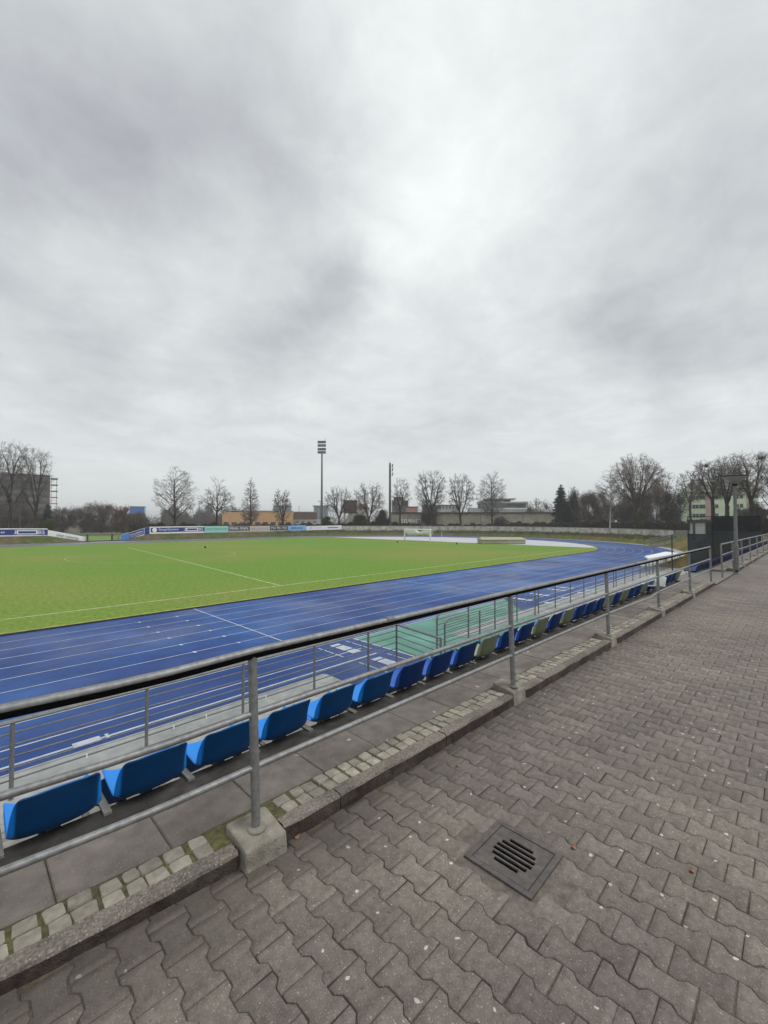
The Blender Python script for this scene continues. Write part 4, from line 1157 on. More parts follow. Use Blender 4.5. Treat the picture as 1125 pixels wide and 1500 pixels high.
# fallen leaves
for i, (x, y, lab) in enumerate(((2.56, 1.78, 'small orange leaf fallen on the paving near the kerb'), (2.36, 0.90, 'tiny brown leaf beside the corner of the drain'), (2.62, 0.42, 'small reddish leaf lying alone on the paving at the right'), (1.36, 2.02, 'curled brown leaf against the foot of the kerb'))):
    t = thing('fallen_leaf', lab, 'leaf', (x, y, 0.004)); mb = MB()
    pts = [(0.018*math.cos(a)*(1+.25*math.cos(3*a)), 0.012*math.sin(a), 0.004*math.cos(2*a)+0.004) for a in np.linspace(0, 2*math.pi, 14, endpoint=False)]
    mb.add([(x+p[0], y+p[1], 0.004+p[2]) for p in pts]+[(x+p[0]*.97, y+p[1]*.97, 0.003+p[2]) for p in pts], [tuple(range(14)), tuple(range(14, 28))[::-1]]+[(i2, (i2+1) % 14, 14+(i2+1) % 14, 14+i2) for i2 in range(14)])
    mb.build('blade', M['leaf'], t)
    mb = MB(); mb.tube([(x+0.014, y, 0.008), (x+0.030, y+0.006, 0.006)], 0.0012, 5); mb.build('stalk', M['leaf'], t)
# ------------------------------------------------------------------ buildings beyond the bank
U3 = Vector((RT[0], RT[1], 0)); F3 = Vector((FW[0], FW[1], 0)); Z3 = Vector((0, 0, 1))
def facade(px0, px1, d):
    global U3, F3
    k0, k1 = (px0-562.5)/FP, (px1-562.5)/FP; km = k1 if k1 < 0 else (k0 if k0 > 0 else 0.0)
    F3 = Vector((FW[0]+RT[0]*km, FW[1]+RT[1]*km, 0)).normalized(); U3 = Vector((F3.y, -F3.x, 0))
    D = d*math.sqrt(1+km*km)
    def hit(k):
        v = Vector((FW[0]+RT[0]*k, FW[1]+RT[1]*k, 0)); return v*(D/v.dot(F3))
    return hit(k0), (hit(k1)-hit(k0)).length
def wallbox(O, a, c, z0, z1, d0, d1):
    m = MB(); m.frame_box(O+U3*a+F3*d0+Z3*z0, U3*(c-a), F3*(d1-d0), Z3*(z1-z0)); return m
def windows(t, O, rows, cols, w, h, d0, mframe, mglass):
    for z in rows:
        for a in cols:
            f = MB(); f.frame_box(O+U3*(a-w/2-.08)+F3*(d0-.06)+Z3*(z-.08), U3*(w+.16), F3*.05, Z3*(h+.16)); fo = f.build('window', mframe, t)
            g = MB(); g.frame_box(O+U3*(a-w/2)+F3*(d0-.09)+Z3*z, U3*w, F3*.029, Z3*h); g.build('pane', mglass, fo)

# grey slab block with scaffolding, far left
d = 175; O, L = facade(-70, 72, d)
t = thing('office_block', 'dark grey office block with scaffolding on its right end', 'building', tuple(O))
zt = zat(697, d)
wallbox(O, 0, L, -3, zt, 0, 14).build('wall', M['slate_wall'], t)
for k in range(6):
    z = zt-3.4-2.75*k
    wallbox(O, 12, L-0.8, z, z+1.15, -.12, 0.02).build('window_band', M['dark_wall'], t)
    wallbox(O, L-8.5, L-6.9, z+.1, z+.9, -.17, -.12).build('window', M['roof_dark'], t)
    wallbox(O, L-4.2, L-2.6, z+.1, z+.9, -.17, -.12).build('window', M['roof_dark'], t)
wallbox(O, -.3, L-9, zt, zt+.5, -.3, 14).build('roof_edge', M['pale_wall'], t)
wallbox(O, L-9, L+.1, zt-0.1, zt+.25, -.2, 14).build('roof_edge', M['roof_dark'], t)
wallbox(O, L-.6, L+.15, -3, zt-1, -.25, 13).build('end_wall', M['brick'], t)
sc = thing('scaffolding', 'scaffolding standing against the right end of the grey office block', 'scaffolding', tuple(O+U3*(L+1.2)))
for a in (0.5, 2.3):
    for q in (0, 6): m = MB(); m.tube([O+U3*(L+a)+F3*q+Z3*-3, O+U3*(L+a)+F3*q+Z3*(zt-0.4)], 0.06, 5); m.build('pole', M['galv_dark'], sc)
for k in range(7):
    z = zt-1.0-2.6*k
    m = MB(); m.frame_box(O+U3*(L+.3)+Z3*z-F3*.3, U3*2.4, F3*6.8, Z3*.10); m.build('deck', M['galv_dark'], sc)
# long orange hall
d = 175; O, L = facade(325.5, 429, d)
t = thing('hall', 'long low orange hall behind the advert boards', 'building', tuple(O))
wallbox(O, 0, 0.37*L, -2.5, zat(750.5, d), 0, 12).build('wall', M['orange_wall'], t)
wallbox(O, 0.375*L, L, -2.5, zat(749, d), 0.05, 12).build('wall', M['orange_wall'], t)
wallbox(O, -.1, L+.1, zat(749, d), zat(749, d)+0.25, -.2, 12.2).build('roof', M['pale_wall'], t)
for k in range(9):
    a = L*(0.02+0.11*k); wallbox(O, a, a+L*0.07, -2.0, zat(764.8, d), -.10, 0.02).build('doorway', M['rust'], t)
# brick building
d = 180; O, L = facade(429.5, 464, d)
t = thing('brick_building', 'low dark brick building right of the orange hall', 'building', tuple(O))
wallbox(O, 0, L, zat(760, d), zat(750.5, d), 0, 10).build('wall', M['brick'], t)
wallbox(O, 0.1, L-.1, -3, zat(760, d)-0.01, 0.3, 9.5).build('ground_floor', M['pale_wall'], t)
wallbox(O, -.2, L+.2, zat(750.5, d), zat(750.5, d)+.3, -.2, 10.2).build('roof', M['pale_wall'], t)
windows(t, O+Z3*0, [zat(766, d)], [1.5, 4, 6.5, 9], 1.6, 0.9, 0.28, M['white'], M['glass'])
# glass block with antennas
d = 300; O, L = facade(459.5, 481, d)
t = thing('glass_block', 'pale glass office block far behind the tall floodlight', 'building', tuple(O))
wallbox(O, 0, L, -3, zat(741.5, d), 0, 12).build('wall', M['pale_wall'], t)
wallbox(O, -.8, L+.3, zat(741.5, d), zat(740.6, d), -.8, 12).build('roof', M['slate_wall'], t)
for a in (0.06, 0.37, 0.68): wallbox(O, L*a, L*(a+0.25), zat(760, d), zat(742.6, d), -.25, .02).build('window_band', M['glass'], t)
m = MB(); m.tube([O+U3*4.4+F3*4+Z3*zat(741, d), O+U3*4.4+F3*4+Z3*zat(734, d)], 0.16, 5); m.tube([O+U3*2.9+F3*4+Z3*zat(733.3, d), O+U3*5.9+F3*4+Z3*zat(735, d)], 0.22, 5); m.build('antenna', M['slate_wall'], t)
d = 330; O, L = facade(400, 427, d)
t = thing('apartment_block', 'pale block peeping over the roof of the orange hall', 'building', tuple(O))
wallbox(O, 0, L, -3, zat(739.5, d), 0, 12).build('wall', M['pale_wall'], t)
for k in range(3): wallbox(O, .5, L-.5, zat(743.5+3.5*k, d), zat(741.5+3.5*k, d), -.25, .02).build('window_band', M['glass'], t)
# rusty tank on pale legs
d = 152; O, L = facade(503, 522.5, d)
t = thing('scoreboard_hut', 'rust brown metal cabin raised on pale legs among the trees', 'hut', tuple(O))
wallbox(O, 0, L, zat(751.5, d), zat(733.5, d), 0, 3).build('cabin', M['rust'], t)
wallbox(O, L*.36, L*.92, zat(750.5, d), zat(734.5, d), -.2, .02).build('shutter', M['brick'], t)
wallbox(O, -.15, L+.15, zat(733.5, d), zat(733.5, d)+.2, -.25, 3.2).build('roof', M['roof_dark'], t)
for a in (0.05, 0.45, 0.85):
    for q in (.2, 2.4): m = MB(); m.frame_box(O+U3*(a*L)+F3*q+Z3*-2.5, U3*.45, F3*.4, Z3*(zat(751.5, d)+2.48)); m.build('leg', M['pale_wall'], t)
for a, s in ((0.1, 1), (0.5, 1)):
    m = MB(); m.tube([O+U3*(a*L)+F3*-.15+Z3*-1.0, O+U3*((a+.3)*L)+F3*-.15+Z3*(zat(752, d))], 0.16, 5); m.build('brace', M['pale_wall'], t)
# small pale houses behind
d = 235; O, L = facade(510, 540, d)
t = thing('house', 'pale house with a brown roof between two leafless trees', 'house', tuple(O))
wallbox(O, 0, L, -2, zat(745, d), 0, 9).build('wall', M['garage'], t)
m = MB(); a = O+Z3*zat(745.2, d); m.add([a-U3*.5-F3*.4, a+U3*(L+.5)-F3*.4, a+U3*(L-1)+F3*4.5+Z3*2.8, a+U3*1+F3*4.5+Z3*2.8, a-U3*.5+F3*9.4, a+U3*(L+.5)+F3*9.4], [(0,1,2,3),(3,2,5,4),(0,3,4),(1,5,2),(0,4,5,1)]); m.build('roof', M['rust'], t)
windows(t, O, [zat(754, d)], [2, 5, 8], 1.1, 1.5, 0, M['white'], M['dark_wall'])
d = 230; O, L = facade(574, 598, d)
t = thing('grey_block', 'plain dark grey block behind the edge on floodlight mast', 'building', tuple(O))
wallbox(O, 0, L, -2, zat(733, d), 0, 10).build('wall', M['slate_wall'], t)
wallbox(O, 1, L*0.7, zat(733, d), zat(727.5, d), 2, 9).build('roof_house', M['dark_wall'], t)
windows(t, O, [zat(740.5, d), zat(747, d)], [1.5, 3.8, 6.1, 7.8], 1.2, 1.3, 0, M['pale_wall'], M['dark_wall'])
d = 215; O, L = facade(594, 613, d)
t = thing('pink_shed', 'low shed with a pink front above the long wall', 'shed', tuple(O))
wallbox(O, 0, L*.95, -2, zat(742.8, d), 0, 6).build('wall', M['pink_roof'], t)
wallbox(O, -.3, L, zat(742.8, d), zat(742, d), -.3, 6.3).build('roof', M['roof_dark'], t)
# long garage wall
d = 163; O, L = facade(573, 811, d)
t = thing('garage_row', 'long beige garage building with a dark flat roof and graffiti at its foot', 'building', tuple(O))
zt = zat(752, d)
wallbox(O, 0, L, -3, zt, 0, 8).build('wall', M['garage'], t)
wallbox(O, -.3, L+.3, zt, zt+0.42, -.35, 8.4).build('roof', M['roof_dark'], t)
for a in (0.19, 0.55, 0.81): wallbox(O, L*a, L*a+.25, -1, zt-.02, -.12, .02).build('downpipe', M['concrete'], t)
g = MB(); gb = MB(); zb = zat(766.5, d); hg = zat(759.6, d)-zb
gx = L*(588-573)/238
for k in range(11):      # strokes of spray paint, no readable word
    for s in range(3):
        a = gx+k*0.92+random.uniform(0, .35); b2 = a+random.uniform(-.45, .45)
        (gb if k > 6 and s else g).frame_box(O+U3*a+F3*(-.03-.01*s)+Z3*(zb+random.uniform(0, .15)*hg), U3*random.uniform(.16, .3), F3*.012, U3*(b2-a)+Z3*hg*random.uniform(.6, .9))
    g.frame_box(O+U3*(gx+k*.92)+F3*-.06+Z3*(zb+random.choice((.1, .4, .75))*hg), U3*.75, F3*.012, Z3*.22)
g.build('graffiti', M['white'], t); gb.build('graffiti', M['blue_wall'], t)
# stacked modern building
d = 255; O, L = facade(683, 776, d)
t = thing('terraced_building', 'modern pale building with stacked flat roofs behind the garage row', 'building', tuple(O))
wallbox(O, L*.02, L*.78, -2, zat(744, d), 0, 18).build('wall', M['pale_wall'], t)
wallbox(O, L*.20, L*.95, zat(744, d)+.02, zat(737.5, d), 3, 18).build('upper_wall', M['slate_wall'], t)
wallbox(O, L*.18, L*.62, zat(737.4, d), zat(734.2, d), 2, 18).build('roof_slab', M['pale_wall'], t)
wallbox(O, L*.30, L*.72, zat(734.1, d), zat(731.6, d), 5, 18).build('top_floor', M['dark_wall'], t)
wallbox(O, L*.28, L*.80, zat(731.5, d), zat(730.0, d), 3, 18).build('top_roof', M['pale_wall'], t)
wallbox(O, L*.60, L*.98, zat(737.4, d), zat(735.2, d), 1.5, 18).build('roof_slab', M['pale_wall'], t)
wallbox(O, L*.66, L*.92, zat(743, d), zat(738.2, d), 2.7, 3.02).build('window_band', M['dark_wall'], t)
wallbox(O, L*.22, L*.60, zat(743.4, d), zat(738.2, d), 2.7, 3.02).build('window_band', M['glass'], t)
wallbox(O, L*.95, L*.985, -2, zat(735.3, d), 2, 6).build('column', M['pale_wall'], t)
d = 200; O, L = facade(690, 787, d)
t = thing('pale_annex', 'long white annex wall just above the garage roof', 'building', tuple(O))
wallbox(O, 0, L, -2, zat(746.5, d), 0, 6).build('wall', M['pale_wall'], t)
wallbox(O, L*.42, L+.3, zat(746.5, d), zat(744.6, d), -.2, 6).build('roof', M['white'], t)
wallbox(O, L*.40, L*.405, zat(752, d), zat(741, d), -.1, 0.2).build('pipe', M['dark_wall'], t)
d = 240; O, L = facade(618, 672, d)
t = thing('long_block', 'long grey block with a row of small pale windows, behind the vase shaped trees', 'building', tuple(O))
wallbox(O, 0, L, -2, zat(740.6, d), 0, 10).build('wall', M['pale_wall'], t)
wallbox(O, -.3, L+.3, zat(740.6, d), zat(739.6, d), -.3, 10).build('roof', M['dark_wall'], t)
windows(t, O, [zat(745.5, d)], list(np.linspace(1.2, L-1.2, 11)), .8, 1.4, 0, M['pale_wall'], M['dark_wall'])
# blue building
d = 230; O, L = facade(190, 213, d)
t = thing('blue_building', 'bright blue flat building showing above the brown bushes', 'building', tuple(O))
wallbox(O, 0, L, -3, zat(742.6, d), 0, 10).build('wall', M['blue_wall'], t)
wallbox(O, -.1, L+.1, zat(742.6, d), zat(741.8, d), -.1, 10).build('roof', M['slate_wall'], t)
wallbox(O, L*.9, L-.1, -3, zat(743, d), -.14, .02).build('panel', M['pale_board'], t)
# mint green apartment house
d = 142; O, L = facade(1000, 1112, d)
t = thing('apartment_house', 'mint green apartment house with pink stair towers, at the right', 'building', tuple(O))
zt = zat(722.5, d)
wallbox(O, 0, L, -3, zt, 0, 11).build('wall', M['mint_wall'], t)
for px in (1036, 1095):
    a = (px-1000)/112*L; wallbox(O, a, a+1.6, -3, zt+.1, -.25, .5).build('stair_tower', M['pink_wall'], t)
m = MB(); a = O+Z3*(zt+.05)
m.add([a-U3*.5-F3*.6, a+U3*(L+.5)-F3*.6, a+U3*(L-2)+F3*5.5+Z3*3.9, a+U3*2+F3*5.5+Z3*3.9, a-U3*.5+F3*11.6, a+U3*(L+.5)+F3*11.6], [(0,1,2,3),(3,2,5,4),(0,3,4),(1,5,2),(0,4,5,1)]); m.build('roof', M['tile_roof'], t)
wallbox(O, -.5, L+.5, zt-.02, zt+.12, -.65, -.1).build('gutter', M['galv_dark'], t)
cols = [(p-1000)/112*L for p in (1012, 1018, 1023, 1028.5, 1033, 1047, 1052.5, 1067, 1082, 1088, 1104, 1109)]
windows(t, O, [zat(732, d), zat(745, d), zat(758, d)], cols, 0.72, 1.15, 0, M['pale_wall'], M['dark_wall'])
for px in (1015, 1060, 1090):
    a = (px-1000)/112*L; wallbox(O, a, a+.7, zt+1.2, zt+5.0, 4, 4.8).build('chimney', M['brick'], t)
d = 150; O, L = facade(899, 911, d)
t = thing('small_house', 'small pale yellow house front between the dark trees', 'house', tuple(O))
wallbox(O, 0, L, -2, zat(752, d), 0, 6).build('wall', M['mint_wall'], t)
m = MB(); a = O+Z3*zat(752, d); m.add([a-U3*.3-F3*.3, a+U3*(L+.3)-F3*.3, a+U3*(L/2)-F3*.3+Z3*1.7, a-U3*.3+F3*6.3, a+U3*(L+.3)+F3*6.3, a+U3*(L/2)+F3*6.3+Z3*1.7], [(0,1,2),(3,5,4),(0,2,5,3),(1,4,5,2),(0,3,4,1)]); m.build('roof', M['tile_roof'], t)
windows(t, O, [zat(759, d)], [0.9, 2.1], .6, 1.0, 0, M['white'], M['dark_wall'])
# white goal frame on the field far left
d = 100; O, L = facade(13, 29.5, d)
t = thing('goal_frame', 'thin pale posts and bars standing behind the left boards', 'frame', tuple(O))
for a, py in ((0, 735), (L, 742)): m = MB(); m.tube([O+U3*a+Z3*-2.4, O+U3*a+Z3*zat(py, d)], 0.06, 6); m.build('post', M['galv'], t)
m = MB(); m.tube([O+Z3*zat(735, d), O+U3*L*.9+Z3*zat(735, d)], 0.05, 6); m.build('bar', M['galv'], t)
m = MB(); m.tube([O-U3*2.2+Z3*zat(755.5, d), O+U3*L+Z3*zat(755.5, d)], 0.05, 6); m.build('bar', M['galv'], t)

# ------------------------------------------------------------------ trees
def split(r, P, k, o):
    "k groups of target points by direction from o"
    d = P-o; d = d/(np.linalg.norm(d, axis=1, keepdims=True)+1e-9)
    c = d[r.choice(len(P), min(k, len(P)), replace=False)]
    for _ in range(6):
        lab = ((d[:, None]-c[None])**2).sum(2).argmin(1)
        c = np.array([d[lab == i].mean(0) if (lab == i).any() else c[i] for i in range(len(c))])
    return [P[lab == i] for i in range(len(c)) if (lab == i).any()]

def curve(r, a, d0, b, n, wob):
    L = np.linalg.norm(b-a); m = a+d0*L*0.45; t = np.linspace(0, 1, n+1)[:, None]
    p = (1-t)**2*a+2*t*(1-t)*m+t*t*b
    p[1:-1] += r.normal(0, wob*L, (n-1, 3))
    e = b-m; return p, e/(np.linalg.norm(e)+1e-9)

def limbs(r, segs, tips, P, o, d0, tip, pw, cap, frac, depth=0):
    "draw the limb that carries the targets P from o, then fork"
    rad = min(cap, tip*len(P)**(1/pw))
    if len(P) == 1:
        pts, d = curve(r, o, d0, P[0], 3, .035)
        for i in range(3): segs.append((pts[i], pts[i+1], rad*(1-.15*i), rad*(1-.15*(i+1))))
        tips.extend([(pts[q], d) for q in (2, 3)]); return
    c = P.mean(0); f = frac if depth < 3 else .5
    near = np.linalg.norm(P-o, axis=1).min()
    L = min(np.linalg.norm(c-o)*f, near*0.95+1e-3)
    v = (c-o)/(np.linalg.norm(c-o)+1e-9); v = v*0.75+d0*0.35+np.array([0, 0, .06]); v /= np.linalg.norm(v)
    e = o+v*L; n = 4 if depth < 3 else 2
    pts, d = curve(r, o, d0, e, n, .03)
    kids = split(r, P, 2 if r.random() < .7 else 3, e)
    r1 = max(min(cap, tip*len(q)**(1/pw)) for q in kids)
    for i in range(n):
        segs.append((pts[i], pts[i+1], rad+(r1-rad)*i/n*.6, rad+(r1-rad)*(i+1)/n*.6))
    if depth > 3: tips.append((e, d))
    for q in kids: limbs(r, segs, tips, q, e, d, tip, pw, cap, frac, depth+1)

SHAPES = {}
def crown_points(r, kind, H, W, n):
    P = []
    while len(P) < n:
        u = r.uniform(-1, 1, 3)
        x, y = u[0], u[1]; h = (u[2]+1)/2
        rr = math.hypot(x, y)
        if kind == 'vase': lim = 0.30+0.70*math.sin(math.pi*min(1, (0.12+0.72*h)))**0.8 if h < .95 else .5; lo = 0.26
        elif kind == 'round': lim = math.sqrt(max(0, 1-(2*h-0.95)**2)); lo = 0.30
        elif kind == 'high': lim = 0.35+0.65*math.sin(math.pi*min(1, (0.12+0.74*h)))**0.8; lo = 0.46
        elif kind == 'spread': lim = (1-(2*h-0.75)**2 if h < .9 else .4); lo = 0.34
        elif kind == 'cone': lim = (1.0-0.95*h)**0.7*(0.55+min(1, h*5)*.45); lo = 0.22
        elif kind == 'oval': lim = math.sin(math.pi*(0.10+0.84*h))**0.7; lo = 0.2
        else: lim = math.sqrt(max(0, 1-(2*h-1)**2)); lo = 0.35
        if rr > lim: continue
        if rr < lim*0.45 and r.random() < 0.55: continue
        P.append((x*W/2, y*W/2, H*(lo+(1-lo)*h)))
    return np.array(P)

def tree(px, d, top, wpx, kind, label, seed, z0=-1.2, group='leafless trees round the arena', fork=0.22, npts=230, twigs=3, tw=0.013, lean=0.0, mtw='twig', mtr='bark', name='bare_tree', cap=0.28, up=.15, dens=0.95, nests=()):
    r = np.random.default_rng(seed)
    x, y = spot(px, d); H = zat(top, d)-z0; W = wpx/FP*d
    t = thing(name, label, 'tree', (x, y, z0), group)
    P = crown_points(r, kind, H*0.985, W, int(npts*dens))
    lead = kind in ('cone', 'oval')
    hf = fork*H; tip = 0.00021*d; tw = 0.00015*d; pw = 1.95; off = np.array([x, y, z0])
    tops = H*(0.80 if lead else fork)
    zz = np.linspace(0, tops, 14)
    ax = np.stack([r.normal(0, .012*H, 14).cumsum()*.25, r.normal(0, .012*H, 14).cumsum()*.25, zz], 1); ax[:, 0] += lean*zz; ax[0, :2] = 0
    rb = min(cap*1.15, tip*len(P)**(1/pw)*1.05)
    rt = np.interp(zz, [0, .03*H, hf, H], [rb*1.35, rb, rb*.85, .03]) if lead else np.interp(zz, [0, .04*H, tops], [rb*1.4, rb*1.05, rb*.9])
    v, q = prisms(ax[:-1]+off, ax[1:]+off, rt[:-1], rt[1:], 8); np_mesh('trunk', v, q, M[mtr], t)
    segs, tips = [], []
    if lead:
        radial = np.hypot(P[:, 0], P[:, 1])
        s = np.clip(P[:, 2]-radial*0.75-.05*H*r.random(len(P)), hf, tops); left = P; bins = np.digitize(s, np.linspace(hf, tops+1e-6, 12))
        for k in np.unique(bins):
            G_ = P[bins == k]; zc_ = s[bins == k].mean()
            o = np.array([np.interp(zc_, zz, ax[:, 0]), np.interp(zc_, zz, ax[:, 1]), zc_])
            for S in split(r, G_, max(1, min(5, len(G_)//6)), o):
                dv = S.mean(0)-o; dv /= np.linalg.norm(dv)+1e-9
                limbs(r, segs, tips, S, o+np.array([0, 0, r.normal(0, .015*H)]), dv, tip, pw, cap*.55, .42, 1)
    else:
        o = ax[-1]; K = 3 if kind in ('vase', 'high') else 4
        for S in split(r, P, K, o):
            dv = S.mean(0)-o; dv /= np.linalg.norm(dv)+1e-9; dv = dv*.6+np.array([0, 0, .6]); dv /= np.linalg.norm(dv)
            limbs(r, segs, tips, S, o-np.array([0, 0, .02*H*r.random()]), dv, tip, pw, cap*.72, .40)
    A0 = np.array([s_[0] for s_ in segs]); A1 = np.array([s_[1] for s_ in segs]); q0 = np.array([s_[2] for s_ in segs]); q1 = np.array([s_[3] for s_ in segs])
    big_ = q0 > 0.00062*d
    v, q = prisms(A0[big_]+off, A1[big_]+off, q0[big_]*1.12, q1[big_]*1.12, 5); np_mesh('limbs', v, q, M[mtr], t)
    parts = [prisms(A0[~big_]+off, A1[~big_]+off, q0[~big_], q1[~big_], 4)]
    T0 = np.repeat(np.array([p_[0] for p_ in tips]), twigs, axis=0); TD = np.repeat(np.array([p_[1] for p_ in tips]), twigs, axis=0)
    dd = TD*0.75+r.normal(0, .55, TD.shape)+np.array([0, 0, .15]); dd /= np.linalg.norm(dd, axis=1, keepdims=True)
    ln = r.uniform(.35, 1.0, len(T0))[:, None]*H*.050
    parts.append(prisms(T0+off, T0+dd*ln+off, tw, tw*.55, 3))
    b2 = T0+dd*ln*.5; d2 = dd+r.normal(0, .6, dd.shape); d2 /= np.linalg.norm(d2, axis=1, keepdims=True)
    parts.append(prisms(b2+off, b2+d2*ln*.7+off, tw*.85, tw*.5, 3))
    v, q = merge(parts); np_mesh('crown', v, q, M[mtw], t)
    for (npx, npy, nr) in nests:
        hx = (npx-px)/FP*d; c = np.array([x+RT[0]*hx, y+RT[1]*hx, zat(npy, d)])
        k = 130; u = r.normal(0, 1, (k, 3)); u /= np.linalg.norm(u, axis=1, keepdims=True)
        p0 = c+u*nr*r.uniform(.1, .6, (k, 1)); p1 = c+u*nr*r.uniform(.8, 1.05, (k, 1))+r.normal(0, .08, (k, 3))
        v, q = prisms(p0, p1, .03, .02, 3); np_mesh('mistletoe', v, q, M['hedge'], t)
    return t

def cloudtree(px, d, base_py, top, wpx, label, seed, cat, name, m, n=5200, size=0.16, kind='bush', group=None, z0=None, mtr='bark', depth=0.8):
    "shrubs and evergreens: stems, and thousands of small twigs or needles gathered in clumps"
    r = np.random.default_rng(seed)
    x, y = spot(px, d); zb = zat(base_py, d) if z0 is None else z0; H = zat(top, d)-zb; W = wpx/FP*d
    t = thing(name, label, cat, (x, y, zb), group)
    off = np.array([x, y, zb])
    if kind == 'conifer':
        m1 = n; h = r.beta(1.1, 1.6, m1); lay = np.round(h*15)/15+r.normal(0, .012, m1); a = r.uniform(0, 2*math.pi, m1)
        lim = (1-h*.96)**0.62*W/2*(0.78+0.34*np.sin(a*3+np.round(h*15)*2.1)+.22*np.sin(np.round(h*15)*4.7+seed)); rr = lim*np.sqrt(r.uniform(0.05, 1, m1))
        C = np.stack([rr*np.cos(a), rr*np.sin(a), H*(0.05+0.94*lay)-rr*0.22], 1)
        dr = np.stack([np.cos(a), np.sin(a), r.normal(-.2, .35, m1)], 1)+r.normal(0, .35, (m1, 3))
    else:
        nc = 26 if kind == 'bush' else 12
        cc = []
        while len(cc) < nc:
            u = r.uniform(-1, 1, 3)
            h = (u[2]+1)/2; lim = math.sin(math.pi*(0.22+0.70*h))**.6 if kind == 'bush' else 1.0
            if math.hypot(u[0], u[1]) < lim: cc.append((u[0]*W*.40, u[1]*W*.40*depth, H*(0.06+0.80*h)))
        cc = np.array(cc); sz = r.uniform(.5, 1.25, nc)
        w = r.integers(0, nc, n); g = r.normal(0, 1, (n, 3)); 
        C = cc[w]+g*sz[w][:, None]*np.array([W*.10, W*.10*depth, H*.095])
        C[:, 2] = np.clip(C[:, 2], 0.02*H, H*1.04)
        dr = C-np.array([0, 0, -0.1*H])*0-np.array([0, 0, H*.25]); dr /= np.linalg.norm(dr, axis=1, keepdims=True)+1e-6
        dr = dr+np.array([0, 0, .35])+r.normal(0, .55, (n, 3))
    dr /= np.linalg.norm(dr, axis=1, keepdims=True)
    ln = r.uniform(.5, 1.5, n)[:, None]*size*4
    v, q = prisms(C-dr*ln*.5+off, C+dr*ln*.5+off, size*.22, size*.10, 3)
    np_mesh('foliage' if kind == 'conifer' or m in ('hedge', 'olive_leaf') else 'twigs', v, q, M[m], t)
    k = 1 if kind == 'conifer' else 9
    s0 = np.stack([r.normal(0, .06*W*(k > 1), k), r.normal(0, .06*W*(k > 1), k), np.full(k, -0.2)], 1)
    s1 = np.stack([r.normal(0, .20*W*(k > 1), k), r.normal(0, .20*W*(k > 1), k), np.full(k, H*(.93 if k == 1 else .7))], 1)
    v, q = prisms(s0+off, s1+off, .16 if k == 1 else .07, .03, 6)
    np_mesh('trunk' if k == 1 else 'stems', v, q, M[mtr], t)
    return t

def hedge(px0, px1, d0, d1, z0, z1, label, seed, m='hedge', n=7000):
    r = np.random.default_rng(seed)
    a = np.array(spot(px0, d0)); c = np.array(spot(px1, d1)); L = np.linalg.norm(c-a); u = (c-a)/L; nn = np.array([-u[1], u[0]])
    t = thing('hedge', label, 'hedge', (a[0], a[1], z0), 'hedges behind the bank')
    s = r.uniform(0, 1, n); w = r.uniform(-.7, .7, n)
    top = z1+0.35*np.sin(s*L*.9+seed)+.25*np.sin(s*L*2.3+2*seed)
    h = r.uniform(0, 1, n)**.7
    C = np.stack([a[0]+u[0]*L*s+nn[0]*w, a[1]+u[1]*L*s+nn[1]*w, z0+(top-z0)*h], 1)
    dr = r.normal(0, .6, (n, 3))+np.array([0, 0, .5]); dr /= np.linalg.norm(dr, axis=1, keepdims=True)
    ln = r.uniform(.3, .9, n)[:, None]
    v, q = prisms(C-dr*ln*.5, C+dr*ln*.5, .055, .03, 3); np_mesh('foliage', v, q, M[m], t)
    k = 40; ss = r.uniform(0, 1, k); b = np.stack([a[0]+u[0]*L*ss, a[1]+u[1]*L*ss, np.full(k, z0-.2)], 1)
    v, q = prisms(b, b+np.array([0, 0, z1-z0]), .05, .02, 4); np_mesh('stems', v, q, M['bark'], t)

G = 'leafless trees round the arena'
tree(16, 96, 643, 62, 'vase', 'big leafless tree at the left edge in front of the grey office block', 11, z0=-2.2, fork=.30, npts=420, tw=.016)
tree(48, 98, 654, 50, 'vase', 'slanting leafless tree with round top beside the left edge tree', 12, z0=-2.2, fork=.25, npts=340, lean=-.0, tw=.016)
tree(-22, 98, 655, 60, 'vase', 'leafless tree cut off by the left edge', 13, z0=-2.2, fork=.25, npts=300, tw=.016)
tree(256, 112, 682, 64, 'oval', 'broad leafless tree with a forked trunk behind the emblem board', 14, z0=-2.0, npts=400, tw=.015, cap=.33)
tree(318, 117, 698, 50, 'spread', 'wide spreading leafless tree at the left end of the orange hall', 15, z0=-2.0, fork=.40, npts=260)
tree(367, 121, 697, 33, 'cone', 'narrow pointed leafless tree in front of the orange hall', 16, z0=-2.0, npts=330, cap=.24)
tree(413, 125, 716, 27, 'vase', 'stubby pollarded tree at the right of the orange hall', 17, z0=-2.0, fork=.26, npts=200, twigs=4, cap=.5)
tree(496, 145, 709, 44, 'round', 'leafless tree with a leaning trunk right of the tall floodlight', 18, fork=.24, npts=300, tw=.018)
tree(541, 146, 703, 50, 'round', 'round leafless tree beside the rust brown cabin', 19, fork=.20, npts=380, tw=.018)
tree(587, 146, 697, 32, 'round', 'slim leafless tree right beside the dark floodlight mast', 20, fork=.36, npts=230, tw=.017, cap=.24)
tree(631, 146, 688, 48, 'vase', 'dense vase shaped leafless tree above the goal', 21, fork=.20, npts=400, tw=.018, cap=.36)
tree(675, 147, 693, 42, 'vase', 'paler vase shaped leafless tree between two neighbours above the grey D', 22, fork=.22, npts=320, tw=.015, cap=.30)
tree(721, 147, 691, 46, 'oval', 'broad triangular leafless tree in front of the terraced building', 23, npts=420, tw=.018)
tree(932, 128, 660, 74, 'round', 'largest leafless tree of the dark group on the right', 24, z0=-1, fork=.30, npts=900, tw=.022, cap=.40, mtw='twig_red')
